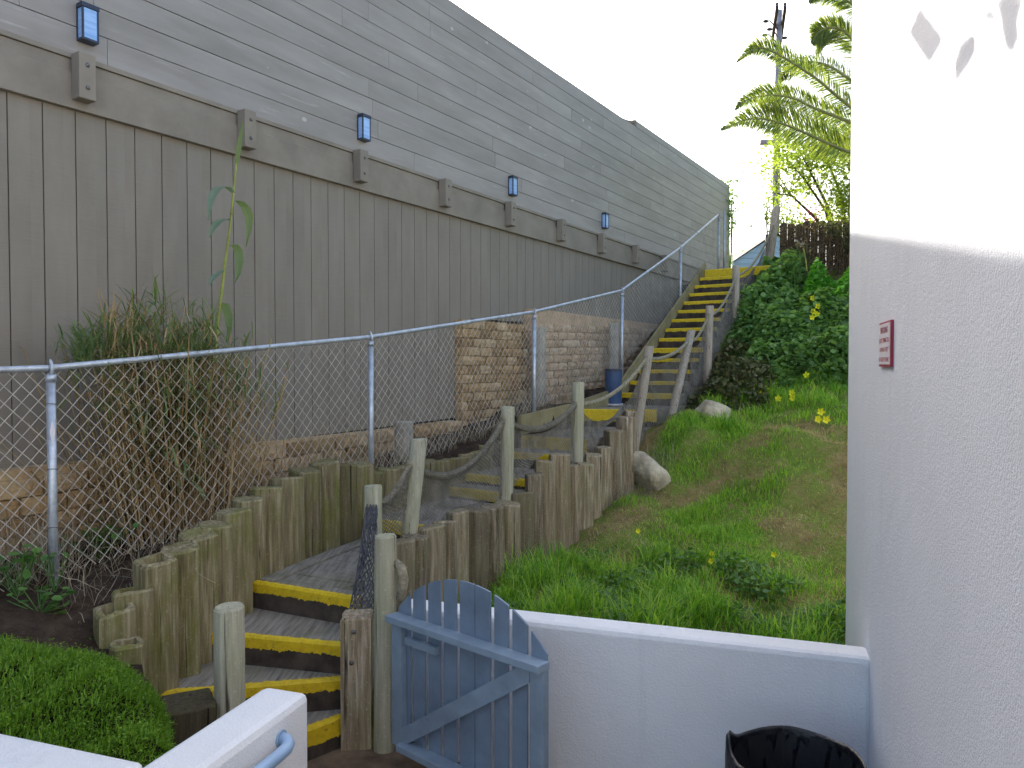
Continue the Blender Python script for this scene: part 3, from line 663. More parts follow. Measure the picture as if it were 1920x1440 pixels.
def cut_hole(o, c, r, L=.4):
    me = bpy.data.meshes.new('cut'); mb = MB().tube([(c[0]-L, c[1], c[2]), (c[0]+L, c[1], c[2])], r, 16); me.from_pydata(mb.v, [], mb.f)
    k = bpy.data.objects.new('cut', me); COL.objects.link(k)
    md = o.modifiers.new('b', 'BOOLEAN'); md.object = k; md.operation = 'DIFFERENCE'; md.solver = 'EXACT'
    bpy.context.view_layer.update(); dg = bpy.context.evaluated_depsgraph_get()
    new = bpy.data.meshes.new_from_object(o.evaluated_get(dg)); old = o.data
    o.modifiers.clear(); o.data = new; bpy.data.objects.remove(k); bpy.data.meshes.remove(me)
for (tx_, ty_), (bx, by), r, (hx, hy), lab, mt in posts:
    Dj = RD
    s1, _, z1 = pd(tx_, ty_, Dj); s0, _, z0 = pd(bx, by, Dj); hs, _, hz = pd(hx, hy, Dj)
    k = (s1-s0)/(z1-z0); zb = z0-.35; sb0 = s0-k*.35
    mb = log_mb(sb0, Dj, zb, z1, r, 18, 8, (random.uniform(-.06, .06), random.uniform(-.06, .06)), 0, axis=(s1-sb0, 0), rough=.02)
    base = (sb0, Dj, zb)
    o = solo('rope_post', lab, 'post', mb, M[mt], (0, 0, 0), 0, 'rope posts along the path')
    cut_hole(o, (hs, Dj, hz), .038)
    o.data.transform(Matrix.Translation(-Vector(base))); o.location = Matrix.Rotation(PF, 3, 'Z') @ Vector(base); o.rotation_euler = (0, 0, PF)
    o.data.polygons.foreach_set('use_smooth', [True]*len(o.data.polygons))
    o.modifiers.new('edge', 'EDGE_SPLIT').split_angle = R(40)
    holes.append((hs, Dj, hz)); feet.append((s0, z0))
sags = [.10, .26, .17, .17, .10, .13, .18, .22]
names = ['the netted low post and the leaning lower post', 'the leaning lower post and the middle palisade post', 'the middle palisade post and the knotted post', 'the knotted post and the brownish leaning post',
         'the two leaning posts', 'the most leaning and boulder posts', 'the upper boulder and the green bush', 'the green bush and the top of the steps']
def net_mesh(top, bot, s0, s1, cell=.045, r=.0021, bulge=.04):
    L = s1-s0; nm = NPM(); Al = []; Bl = []
    Hh = max(.2, float(np.mean([top(s0+L*f)-bot(s0+L*f) for f in (.1, .3, .5, .7, .9)])))*1.15
    for sg_ in (1, -1):
        for c in np.arange(-Hh if sg_ > 0 else 0, L+(0 if sg_ > 0 else Hh), cell):
            if sg_ > 0: v0, v1 = max(0, -c), min(Hh, L-c)
            else: v0, v1 = max(0, c-L), min(Hh, c)
            if v1-v0 < .03: continue
            vv = np.linspace(v0, v1, max(2, int((v1-v0)/cell))+1); pp = []
            for q in vv:
                u = c+sg_*q; s = s0+u; f = q/Hh; zt, zb_ = top(s), bot(s); z = zb_+(zt-zb_)*f
                y = RD+.01+bulge*math.sin(PI*min(1, f))*math.sin(PI*u/L)+.012*math.sin(u*9+q*7)
                pp.append((s+.006*math.sin(q*31+u*17), y, z))
            Al += pp[:-1]; Bl += pp[1:]
    segs(nm, Al, Bl, r, 3); return nm
logtop = sorted([(pd(x, y, 3.64)[0], pd(x, y, 3.64)[2]) for x, y, r in RT])
def lowz(s):
    a = float(np.interp(s, [p[0] for p in logtop], [p[1] for p in logtop])); b = float(zr(s))+CZ+.02
    if s > logtop[-1][0]+.1: return max(b, float(path_z(s))+CZ-.25) if s > 11.5 else b
    return a+.01
for i in range(8):
    (s0, _, z0), (s1, _, z1) = holes[i], holes[i+1]; sg_ = sags[i]; L = s1-s0
    rope = lambda s, s0=s0, s1=s1, z0=z0, z1=z1, sg_=sg_, L=L: z0+(z1-z0)*((s-s0)/L)-4*sg_*((s-s0)/L)*(1-(s-s0)/L)
    t = thing('netted_rope', 'sagging rope with hanging net between '+names[i], 'rope', (s0, RD, z0), PF, 'ropes and nets between the posts')
    pts = [(s0+L*f, RD+.012*math.sin(PI*f), rope(s0+L*f)) for f in np.linspace(-.02, 1.02, 22)]
    part(t, 'rope', MB().tube(pts, (.025 if i in (2, 3, 4) else .021), 10), M['rope'], smooth=True)
    if i in (1, 2, 0):                    # net laced round the rope
        w = NPM(); Al = []; Bl = []
        for sgn in (1, -1):
            for ph in range(5):
                pv = None
                for f in np.linspace(.02, .98, 90):
                    a_ = sgn*f*L/.085*2*PI*.5+ph*2*PI/5; p = (s0+L*f, RD+.03*math.cos(a_), rope(s0+L*f)+.03*math.sin(a_))
                    if pv is not None: Al.append(pv); Bl.append(p)
                    pv = p
        segs(w, Al, Bl, .003, 3); part(t, 'lacing', w, M['net'])
    extra = [0, .0, .03, .26, .06, .1, .1, .1][i]
    top = lambda s: rope(s)-.02-4*extra*((s-s0)/L)*(1-(s-s0)/L)
    bot = lambda s: min(lowz(s), top(s)-.06)
    part(t, 'net', net_mesh(top, bot, s0+.03, s1-.03, .034 if i < 3 else .045 if i == 3 else .062, .0042 if i < 4 else .0034), M['net'])
# gathered net from the first post down to the bolted timber
t = thing('hanging_net', 'gathered dark net bundle draped from the low rope post down to the bolted timber', 'net', (-.98, 5.0, 0))
nb = NPM(); Al = []; Bl = []; p0 = px(697, 948, 5.32); p1 = px(683, 1150, 4.62)
for sgn in (1, -1):
    for j in range(16):
        pv = None
        for f in np.linspace(0, 1, 26):
            a_ = sgn*f*5.0+j*2*PI/16; rr = .035+.075*f+.015*math.sin(f*9+j)
            c_ = p0.lerp(p1, f); c_ = c_+Vector((0, 0, -.05*math.sin(PI*f)))
            p = (c_.x+rr*math.cos(a_)*.8, c_.y+rr*math.sin(a_)*.5, c_.z+.012*math.sin(f*40+j*3))
            if pv is not None: Al.append(pv); Bl.append(p)
            pv = p
segs(nb, Al, Bl, .0038, 3); part(t, 'netting', nb, vary((.12, .12, .13), .2, 10, .95, .1, .2, .001, name='dark_netting'))
# ------------------------------------------------------------------ posts near the gate
c = px(721, 1400, 4.45); solo('gate_post', 'tall pale round post standing left of the white wall end', 'post', log_mb(c.x, c.y, -.05, px(721, 1003, 4.45).z, .066, 18, 9, (.05, -.02), 0, rough=.02, axis=(.01, 0)), M['post'], (c.x, c.y, 0), smooth=False)
rp = MB(); q = [px(742, 1052, 4.44), px(753, 1065, 4.42), px(757, 1085, 4.42), px(755, 1105, 4.42), px(750, 1124, 4.42)]
rp.tube(q, [.018, .028, .03, .03, .026], 10); solo('rope_end', 'thick frayed rope end hanging on the right of the tall pale round post', 'rope', rp, M['rope'], tuple(q[-1]), smooth=True)
c = px(671, 1400, 4.52); ztp = px(671, 1150, 4.52).z
t = thing('bolted_timber', 'square brown timber post with two bolts left of the tall pale round post', 'post', (c.x, c.y, 0))
part(t, 'timber', log_mb(c.x, c.y, -.05, ztp, .092, 16, 7, (0, 0), .85, ang=.12), M['logD'].copy() if False else M['logR'])
for (bx, by) in ((663, 1185), (659, 1243)):
    b = px(bx, by, 4.52-.1); part(t, 'bolt', MB().ball(b, .014, 10, 6, (1, .6, 1)), M['bolt'], smooth=True)
c = px(431, 1300, 3.8); solo('round_post', 'free-standing cracked grey round post in front of the lowest steps', 'post', log_mb(c.x, c.y, -.05, px(431, 1136, 3.8).z, .075, 20, 9, (.03, .02), 0, rough=.02), M['post'], (c.x, c.y, 0))
c = px(352, 1350, 3.72); solo('dark_stump', 'dark flat-topped wooden stump between the green shrub and the grey round post', 'post', log_mb(c.x, c.y, -.05, px(355, 1312, 3.72).z, .125, 16, 6, (0, 0), .8, ang=.5), M['logD'], (c.x, c.y, 0), bevel=.006)
# ------------------------------------------------------------------ white walls (wall frame)
def bump_box(x0, x1, y0, y1, z0, z1, nx_=20, j=.004): return MB().box(x0, x1, y0, y1, z0, z1)
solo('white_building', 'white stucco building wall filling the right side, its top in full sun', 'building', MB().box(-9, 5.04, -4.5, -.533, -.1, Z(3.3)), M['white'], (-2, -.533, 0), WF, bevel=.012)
WT = Z(-1.433)
solo('garden_wall', 'low white stucco wall with rounded top behind the blue gate', 'wall', MB().box(3.984, 4.175, -.55, 2.035, -.1, WT), M['white2'], (4, 1, 0), WF, bevel=.03)
solo('stair_parapet', 'white stucco parapet wall carrying the light blue handrail at bottom left', 'wall', MB().box(-1, 2.85, 1.885, 2.12, -.1, Z(-1.45)), M['white2'], (1.5, 2, 0), WF, bevel=.035)
solo('planter_wall', 'low white stucco planter wall in front of the green shrub', 'wall', MB().box(1.95, 2.155, 2.121, 6.5, -.1, Z(-1.45)), M['white2'], (2, 3, 0), WF, bevel=.03)
hz = Z(-1.565); hr = MB().tube([(-1, 1.815, hz), (1.5, 1.815, hz), (2.52, 1.815, hz), (2.575, 1.818, hz), (2.61, 1.832, hz+.002), (2.63, 1.855, hz+.004), (2.632, 1.886, hz+.005)], .026, 14)
hr2 = MB().tube([(2.632, 1.878, hz+.005), (2.632, 1.888, hz+.005)], .036, 16)
t = thing('handrail', 'light blue painted pipe handrail bent into the white parapet', 'handrail', (2, 1.85, hz), WF); part(t, 'pipe', hr, M['hrail'], smooth=True); part(t, 'flange', hr2, M['hrail'])
# sign
bw = -.533; ta, zt = pw(1650, 608, bw+.01); tb, zt2 = pw(1671, 602, bw+.01); zs1 = (zt+zt2)/2; zs0 = (pw(1650, 686, bw+.01)[1]+pw(1671, 685, bw+.01)[1])/2
t = thing('wall_sign', 'white and red no smoking notice sign on the shaded white wall', 'sign', ((ta+tb)/2, bw, zs0), WF)
t0, t1 = min(ta, tb), max(ta, tb)
part(t, 'backing', MB().box(t0-.004, t1+.004, bw+.0005, bw+.012, zs0-.004, zs1+.004), M['signr'])
part(t, 'panel', MB().box(t0+.004, t1-.004, bw+.0125, bw+.0145, zs0+.005, zs1-.004), M['signw'])
def text(par, body, tc, zc, wid, hgt, mat):
    cu = bpy.data.curves.new('lettering', 'FONT'); cu.body = body; cu.align_x = 'CENTER'; cu.align_y = 'CENTER'; cu.size = 1; cu.extrude = .0
    cu.offset = .012
    o = bpy.data.objects.new('lettering', cu); COL.objects.link(o); bpy.context.view_layer.update()
    dg = bpy.context.evaluated_depsgraph_get(); me = bpy.data.meshes.new_from_object(o.evaluated_get(dg)); bpy.data.objects.remove(o)
    xs_ = [v_.co.x for v_ in me.vertices]; ys_ = [v_.co.y for v_ in me.vertices]
    sx, sy = wid/(max(xs_)-min(xs_)), hgt/(max(ys_)-min(ys_)); cx, cy = (max(xs_)+min(xs_))/2, (max(ys_)+min(ys_))/2
    b = Vector(par['_b'])
    for v_ in me.vertices:                # reader looks along -y of the frame: text runs towards -t
        v_.co = Vector((tc-(v_.co.x-cx)*sx, bw+.0152, zc+(v_.co.y-cy)*sy))-b
    o = bpy.data.objects.new('lettering', me); COL.objects.link(o); o.parent = par; me.materials.append(mat)
tc = (t0+t1)/2; hs = zs1-zs0; ws = t1-t0
for body, fz, wd, hg in (('SMOKING', .83, .66, .15), ('IS NOT PERMITTED', .59, .86, .105), ('WITHIN 15 FEET', .37, .78, .105), ('OF GUEST ROOMS', .14, .84, .105)):
    text(t, body, tc, zs0+hs*fz, ws*wd, hs*hg, M['signr'])
# trash can
cx, cy = 1.19, 3.08; zrim = Z(-1.63)
t = thing('trash_can', 'round trash can lined with a black plastic bag in the white wall corner', 'trash can', (cx, cy, 0))
part(t, 'can', MB().tube([(cx, cy, 0), (cx, cy, .3), (cx, cy, zrim-.03)], [.20, .225, .255], 28, caps=False), M['bin'], smooth=True)
n = 144; vs = []; fs = []; prof = [(-.34, 1.06, .03), (-.26, 1.08, .035), (-.17, 1.07, .03), (-.08, 1.06, .022), (-.02, 1.035, .010), (0, 1.0, .004), (-.012, .97, .008), (-.05, .955, .022), (-.11, .945, .035), (-.19, .92, .045), (-.28, .87, .055), (-.38, .78, .06), (-.50, .62, .06), (-.60, .3, .06), (-.64, .02, .02)]
for dz, q, am in prof:
    for k in range(n):
        a = 2*PI*k/n; w = am*(1.1*abs(math.sin(6*a+dz*9))+.9*abs(math.sin(10.5*a+1-dz*11))+.8*abs(math.sin(17*a+2+dz*7))+.6*abs(math.sin(29*a-dz*5))-1.6)*(1.0 if q > .96 else 1.7)*.6
        lf = math.exp(-((math.atan2(math.sin(a-2.75), math.cos(a-2.75)))/.22)**2)*(1 if dz > -.15 else .4)
        if am < .011: lf *= 1.15
        vs.append((cx+(.262*q+.262*w+lf*.012)*math.cos(a), cy+(.262*q+.262*w+lf*.012)*math.sin(a), zrim+dz+.004*math.sin(5*a+1)+lf*.045*(q > .94)*math.sin(3*a+dz*20)))
fs = [(i*n+k, i*n+(k+1) % n, (i+1)*n+(k+1) % n, (i+1)*n+k) for i in range(len(prof)-1) for k in range(n)]
part(t, 'bag_liner', MB().add(vs, fs), M['bag'], smooth=True)
# ------------------------------------------------------------------ gate
gl = Vector((-.672, 4.335)); gv = Vector((.852, -.735)).normalized(); GA = math.atan2(gv.y, gv.x)
gx0 = gl.dot(gv); gy0 = gl.dot(Vector((-gv.y, gv.x)))   # frame coords of the hinge
GLn = 1.125; zT = Z(-1.437); zB = Z(-2.2); GY = gy0     # viewer side is -y
gt = thing('picket_gate', 'open blue-grey picket gate with arched top and diagonal brace', 'gate', (gx0, gy0, zB), GA)
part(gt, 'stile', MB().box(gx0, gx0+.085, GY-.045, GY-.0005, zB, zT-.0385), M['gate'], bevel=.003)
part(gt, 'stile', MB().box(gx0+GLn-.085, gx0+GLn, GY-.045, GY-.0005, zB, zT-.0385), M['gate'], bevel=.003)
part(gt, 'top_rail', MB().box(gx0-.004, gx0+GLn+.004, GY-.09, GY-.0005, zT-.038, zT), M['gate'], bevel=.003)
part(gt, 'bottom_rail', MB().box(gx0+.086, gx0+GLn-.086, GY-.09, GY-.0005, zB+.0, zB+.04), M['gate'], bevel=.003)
br = MB(); x0, x1 = gx0+.087, gx0+GLn-.087; za, zb = zB+.042, zT-.042; th = .075
br.add([(x, y, z) for y in (GY-.045, GY-.0015) for x, z in ((x0, za), (x0+.05, za), (x1, zb-th), (x1, zb), (x1-.05, zb), (x0, za+th))],
       [(0, 1, 2, 3, 4, 5), (11, 10, 9, 8, 7, 6)]+[(i, (i+1) % 6+0, (i+1) % 6+6, i+6) for i in range(6)])
part(gt, 'brace', br, M['gate'])
part(gt, 'latch_block', MB().box(gx0+.10, gx0+.36, GY-.035, GY-.001, zT-.16, zT-.115), M['gate'], bevel=.003)
npk = 9; pwid = GLn/npk; sag_ = .268; Rr = (GLn**2/4+sag_**2)/(2*sag_)
def arc(x): return math.sqrt(max(0, Rr**2-(x-GLn/2)**2))-(Rr-sag_)
for i in range(npk):
    a, b = i*pwid+.014+random.uniform(-.003, .003), (i+1)*pwid-.014; k = 6
    if i == 4: b += .011
    if i == 5: a -= .011
    prof = [(a, zB-.02), (b, zB-.02)]+[(b+(a-b)*q/k, zT+.012+arc(b+(a-b)*q/k)) for q in range(k+1)]
    m_ = MB(); n = len(prof); m_.add([(gx0+p[0], y, p[1]) for y in (GY+.0005, GY+.012) for p in prof], [tuple(range(n)), tuple(range(2*n-1, n-1, -1))]+[(i_, n+i_, n+(i_+1) % n, (i_+1) % n) for i_ in range(n)])
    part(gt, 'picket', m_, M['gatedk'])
# ------------------------------------------------------------------ boulders
def hit(x, y, dz=0):
    for Y in np.arange(4.2, 16, .04):
        p = px(x, y, Y)
        if p.z < float(height(p.x, p.y))+dz: return p
    return px(x, y, 11)
def boulder(c, r, sq, seed, lab, rot=0):
    rs = np.random.default_rng(seed); mb = MB().ball((0, 0, 0), 1, 22, 14); V = np.array(mb.v)
    ds = rs.normal(0, 1, (9, 3)); ds /= np.linalg.norm(ds, axis=1, keepdims=True)
    for d_ in ds:
        h_ = rs.uniform(.62, .88); pr = V@d_; ov = np.maximum(0, pr-h_); V -= ov[:, None]*d_*.9
    V *= 1+.04*np.sin(V[:, :1]*7+V[:, 1:2]*5)+.03*np.sin(V[:, 2:]*11)
    V = V*np.array(sq)*r; cr_, sr_ = math.cos(rot), math.sin(rot); V = np.stack([V[:, 0]*cr_+V[:, 2]*sr_, V[:, 1], -V[:, 0]*sr_+V[:, 2]*cr_], 1)
    mb.v = [tuple(p) for p in V+np.array(c)]
    solo('boulder', lab, 'rock', mb, M['rock'], tuple(c), 0, 'boulders at the path edge', smooth=True)
c = hit(1216, 888, .12); boulder(c, .0335*c.y, (1.12, .8, .62), 3, 'large tan boulder at the end of the log palisade', .75)
c = hit(1336, 772, .08); boulder(c, .025*c.y, (1, .8, .75), 8, 'pale boulder in the grass under the upper rope post')
# ------------------------------------------------------------------ vegetation
def okright(x, y):
    t, l = toW(x, y); s, D = toP(x, y)
    return (t > 4.19) & ~((l < -.5) & (t < 5.08)) & (D < 3.52)
def scat(n, s0, s1, d0, d1):
    s = rng.uniform(s0, s1, n); D = rng.uniform(d0, d1, n); x, y = fromP(s, D); k = okright(x, y)
    return x[k], y[k], s[k], D[k]
def nz(x, y, f=1.0, o=0): return np.sin(x*2.1*f+1.7*np.sin(y*1.3*f+o)+o)+np.sin(y*2.7*f+1.3*np.sin(x*1.9*f+2+o))
gr = NPM(); dr = NPM()
def lush(x, y, s, D):                        # 0 dry .. 1 lush
    a = np.exp(-((s-5.0)/1.25)**2)*sm(-1.2, .2, D-.25*(s-4))            # green mound behind the white wall
    b = np.exp(-((s-9.2)/1.0)**2-((D-3.15)/.7)**2)*1.1                       # tuft by the boulder
    c = np.maximum(sm(10.0, 10.9, s)*.9, np.exp(-((s-7.4)/1.3)**2-((D-2.35-.12*(s-7.4))/.75)**2))
    return np.clip(np.maximum(np.maximum(a, b), c)*1.2+.24*nz(x, y, 1.5)+.10*nz(x, y, 4.3, 1)+.02-.8*sm(-.1, -.9, D-.30*(s-5)), 0, 1)
for n, s0, s1, Lm, W in ((52000, 3.4, 6.6, .17, .0075), (64000, 6.3, 9.6, .085, .0065), (34000, 9.4, 12.6, .14, .009)):
    x, y, s, D = scat(n, s0, s1, -2.2, 3.52); lu = lush(x, y, s, D); k = rng.uniform(0, 1, len(x)) < lu*1.05+.06
    P = np.stack([x, y, height(x, y)-.01], 1)[k]; q = len(P); cl = 1+.45*nz(x[k], y[k], 3.2)
    blades(gr, P, np.clip(Lm*rng.uniform(.5, 1.35, q)*(.55+.5*lu[k])*np.clip(cl, .45, 1.9), .03, .42), W*rng.uniform(.6, 1.3, q), rng.uniform(0, 2*PI, q), rng.uniform(.05, .6, q), rng.uniform(.1, .75, q))
    k = ~k & (rng.uniform(0, 1, len(x)) < .9); P = np.stack([x, y, height(x, y)-.005], 1)[k]; q = len(P)
    blades(dr, P, Lm*rng.uniform(.4, 1.0, q)*.8, W*.7*rng.uniform(.5, 1.2, q), rng.uniform(0, 2*PI, q), rng.uniform(.5, 1.5, q), rng.uniform(-.2, .5, q))
x, y, s, D = scat(26000, 3.4, 6.5, -.8, 3.4); k_ = nz(x, y, 2.3, 3) > .05; x, y = x[k_], y[k_]; P = np.stack([x, y, height(x, y)+rng.uniform(.02, .13, len(x))], 1); wl = NPM(); leafset(wl, P, rng.uniform(.02, .05, len(x)), .7, 'round')
solo('clover', 'dark broad-leaved weeds mixed into the near grass', 'weeds', wl, M['clover'], kind='stuff')
x, y, s, D = scat(7000, 5.5, 11.5, -2, 3.4); P = np.stack([x, y, height(x, y)+.008], 1); leafset(dr, P, rng.uniform(.012, .035, len(x)), .3)
solo('grass', 'green grass growing thick on the slope behind the white wall', 'grass', gr, M['grass'], kind='stuff')
solo('dry_grass', 'dry tan grass thatch on the slope', 'grass', dr, M['grassdry'], kind='stuff')
# tall dry grass and straw along the fence foot
sw = NPM()
def straw(n, s0, s1, d0, d1, L, lean, W=.004, zoff=0):
    s = rng.uniform(s0, s1, n); D = rng.uniform(d0, d1, n); x, y = fromP(s, D)
    blades(sw, np.stack([x, y, height(x, y)+zoff], 1), L*rng.uniform(.4, 1.2, n), W*rng.uniform(.5, 1.2, n), rng.uniform(0, 2*PI, n), rng.uniform(.1, lean, n), rng.uniform(-.3, .7, n))
straw(500, 1.2, 2.6, 4.9, 5.5, .45, .7); straw(900, 2.6, 5.2, 4.86, 5.5, .32, 1.1); straw(900, 5.2, 8.6, 4.9, 5.4, .28, 1.2); straw(900, 8.2, 10.6, 4.85, 5.4, .3, .9); straw(130, 4.2, 5.6, 4.88, 5.2, .85, .45, .006); straw(400, 1.0, 2.6, 4.95, 5.4, .5, .9, .005)
straw(160, 8.1, 8.9, 3.2, 3.6, .35, .6, .004); straw(260, 7.6, 8.6, 3.3, 3.6, .22, 1.0, .004); straw(300, 2.2, 3.6, 4.3, 4.9, .22, 1.4, .004)
for i in range(26):                           # loose strands lying over the soil and mesh
    s = rng.uniform(2.2, 4.2); D = rng.uniform(4.35, 4.9); X, Y = fromP(s, D); zz = float(height(X, Y))+.01; a = rng.uniform(0, 2*PI); L = rng.uniform(.15, .4); pv = None; Al = []; Bl = []
    for f in np.linspace(0, 1, 9):
        p = (X+L*f*math.cos(a+f), Y+L*f*math.sin(a+f), zz+.12*math.sin(PI*f)*rng.uniform(.8, 1.0))
        if pv: Al.append(pv); Bl.append(p)
        pv = p
    segs(sw, Al, Bl, .0025, 3)
solo('straw', 'dry straw-coloured grass matted along the foot of the chain-link fence', 'dry grass', sw, M['straw'], kind='stuff')
# reed clump behind the fence (path frame)
sR, _, _ = pd(318, 800, 5.25)
rc = thing('reed_clump', 'dense clump of dry reeds with green tops behind the chain-link fence', 'plant', (sR, 5.2, Z(-1.25)), PF)
stm = NPM(); lfv = NPM(); lfd = NPM()
n = 420; bs = np.stack([sR+rng.normal(.05, .21, n), 5.2+rng.normal(0, .12, n), np.full(n, Z(-1.3))], 1); hgt = rng.uniform(.6, 1.55, n)
out = np.stack([(bs[:, 0]-sR)*.7+rng.normal(-.08, .15, n), (bs[:, 1]-5.2)*.5+rng.normal(-.02, .05, n), hgt], 1)
mid = bs+out*.5+np.stack([rng.normal(0, .03, n), rng.normal(0, .02, n), np.zeros(n)], 1); tp = bs+out
segs(stm, bs, mid, rng.uniform(.003, .0075, n), 5); segs(stm, mid, tp, rng.uniform(.002, .005, n), 5)
part(rc, 'stalks', stm, M['reedd'])
k = rng.integers(0, n, 1500); f = rng.uniform(.25, .95, 1500)[:, None]; P = bs[k]*(1-f)+tp[k]*f
blades(lfd, P, rng.uniform(.12, .32, 1500), rng.uniform(.005, .012, 1500), rng.uniform(0, 2*PI, 1500), rng.uniform(.3, 1.5, 1500), rng.uniform(.1, .8, 1500)); part(rc, 'dry_leaves', lfd, M['reedd'])
q = hgt > .95; idx = np.where(q)[0]; k = rng.choice(idx, 1500); f = rng.uniform(.72, 1.02, 1500)[:, None]; P = bs[k]*(1-f)+tp[k]*f; P[:, 2] += rng.uniform(0, .03, 1500)
blades(lfv, P, rng.uniform(.06, .24, 1500), rng.uniform(.006, .015, 1500), rng.uniform(0, 2*PI, 1500), rng.uniform(.1, 1.4, 1500), rng.uniform(.05, .6, 1500))
P = np.stack([sR-.12+rng.normal(0, .13, 220), 4.98+rng.normal(0, .05, 220), Z(-.45)+rng.normal(0, .22, 220)], 1)
blades(lfv, P, rng.uniform(.12, .35, 220), rng.uniform(.01, .02, 220), rng.uniform(0, 2*PI, 220), rng.uniform(.6, 2.2, 220), rng.uniform(.1, .6, 220)); PX = []
for _ in range(950):
    x = rng.uniform(140, 405); yt = 560+80*abs((x-300)/150)**1.4+45*math.sin(x*.09)*math.sin(x*.031+1); y = yt+rng.uniform(0, 1)**.55*(690-yt); PX.append(pd(x, y, rng.uniform(4.98, 5.35)))
blades(lfv, np.array(PX), rng.uniform(.06, .30, 950)**1.0, rng.uniform(.006, .017, 950), rng.uniform(0, 2*PI, 950), rng.uniform(.05, 1.3, 950), rng.uniform(.0, .8, 950))
part(rc, 'green_leaves', lfv, M['reedg'])
PX = np.array([pd(rng.uniform(190, 400), rng.uniform(590, 760), rng.uniform(4.95, 5.3)) for _ in range(900)]); tg_ = NPM()
blades(tg_, PX, rng.uniform(.08, .3, 900), rng.uniform(.004, .011, 900), rng.uniform(0, 2*PI, 900), rng.uniform(.2, 2.4, 900), rng.uniform(-.4, .6, 900)); part(rc, 'dry_tangle', tg_, M['reedd'])
# tall cane
cn = thing('tall_cane', 'single tall giant reed with drooping leaves rising in front of the siding', 'plant', pd(392, 760, 5.2), PF)
cpx = [(386, 900), (390, 760), (398, 690), (405, 640), (413, 570), (421, 500), (428, 450), (434, 400), (438, 355), (443, 310), (449, 265), (456, 226)]
cpt = [pd(x, y, 5.2) for x, y in cpx]; part(cn, 'stalk', MB().tube(cpt, [.014, .014, .013, .013, .012, .011, .010, .009, .009, .007, .004, .001], 8), M['cane'], smooth=True)
for x, y in ((405, 640), (413, 570), (421, 500), (428, 450), (434, 400)):
    p = pd(x, y, 5.2); part(cn, 'node', MB().ball(p, .017, 8, 5, (1, 1, .5)), M['cane'], smooth=True)
def lblade(pp, w, mat, D0=5.2, bow=.08):
    pts = [Vector(pd(x, y, D0-bow*i/(len(pp)-1))) for i, (x, y) in enumerate(pp)]
    c = []                                    # smooth
    for i in range(len(pts)-1):
        for f in (0, .5): c.append(pts[i].lerp(pts[i+1], f))
    c.append(pts[-1]); m_ = MB(); vs = []; nn = len(c)
    for i, p in enumerate(c):
        ww = 1.4*w*math.sin(PI*min(.97, .12+.88*i/(nn-1)))*.5+.001
        vs += [p+Vector((ww*.6, -ww*.8, .0)), p+Vector((0, .006, -.004)), p+Vector((-ww*.6, ww*.8, .0))]
    m_.add(vs, [(i*3+k, i*3+k+1, (i+1)*3+k+1, (i+1)*3+k) for i in range(nn-1) for k in (0, 1)])
    part(cn, 'leaf', m_, mat)
for pp, w, mt in (([(438, 362), (428, 352), (416, 349), (404, 356), (396, 372), (392, 392), (390, 412)], .05, 'reedb'), ([(440, 376), (450, 378), (460, 388), (467, 406), (467, 430), (461, 462)], .055, 'reedg'),
                  ([(431, 412), (420, 410), (408, 416), (398, 430), (392, 446)], .05, 'reedb'), ([(432, 460), (440, 458), (447, 470), (449, 490), (446, 515), (440, 530)], .05, 'reedg'),
                  ([(419, 505), (408, 512), (398, 522), (393, 535)], .04, 'reedb'), ([(415, 568), (422, 570), (428, 590), (430, 615), (427, 640)], .05, 'reedg'), ([(408, 618), (402, 612), (397, 618)], .035, 'reedg'),
                  ([(398, 690), (412, 686), (425, 695), (440, 700)], .04, 'reedg'), ([(443, 312), (446, 290), (450, 262), (456, 226)], .03, 'reedg'), ([(400, 680), (392, 665), (388, 640), (392, 620)], .03, 'reedb')):
    lblade(pp, w, M[mt])
# weeds near the first fence post
WG = 'broad-leaved weeds at the fence foot'
def weed(x, y, Y, n, sz, lab, spread=.09):
    c = px(x, y, Y); t = thing('weed', lab, 'weed', (c.x, c.y, float(height(c.x, c.y))), 0, WG); m_ = NPM()
    P = np.stack([c.x+rng.normal(0, spread, n), c.y+rng.normal(0, spread*.5, n), c.z+rng.normal(0, spread*.5, n)], 1); leafset(m_, P, rng.uniform(.6, 1.3, n)*sz, .7, 'round')
    b0 = np.tile(np.array([[c.x, c.y, float(height(c.x, c.y))-.02]]), (n, 1)); segs(m_, b0, P, .003, 4); part(t, 'foliage', m_, M['weed'])
weed(35, 1050, 4.35, 26, .06, 'leafy weed growing through the mesh left of the first fence post', .10); weed(102, 1045, 4.42, 8, .05, 'small weed pressed against the first fence post', .05)
weed(75, 1125, 4.2, 26, .05, 'low weed on the bare soil below the first fence post', .10); weed(180, 1000, 5.1, 34, .055, 'weed behind the fence at the foot of the block wall', .12)
# low shrub
SX, SY, SRX, SRY = -2.5, 2.78, 1.10, 1.12
sh = NPM(); n = 64000; a = rng.uniform(0, 2*PI, n); rr = np.sqrt(rng.uniform(0, 1, n)); ex = SX+SRX*rr*np.cos(a); ey = SY+SRY*rr*np.sin(a)
def shz(x, y):
    q = ((x-SX)/SRX)**2+((y-SY)/SRY)**2; t_ = toW(x, y)[0]
    return Z(-1.60)+(.30*np.sqrt(np.clip(1-q**2, 0, 1))-.16*np.clip(q-.55, 0, 1))*(.45+.55*sm(2.15, 2.8, t_))+.022*np.sin(x*9+2*np.sin(y*7))+.022*np.sin(y*11+x*5)+.012*np.sin(x*23-y*17)
tt, ll = toW(ex, ey); k = tt > 2.17; ex, ey = ex[k], ey[k]; n = len(ex); P = np.stack([ex, ey, shz(ex, ey)-rng.uniform(0, .05, n)], 1)
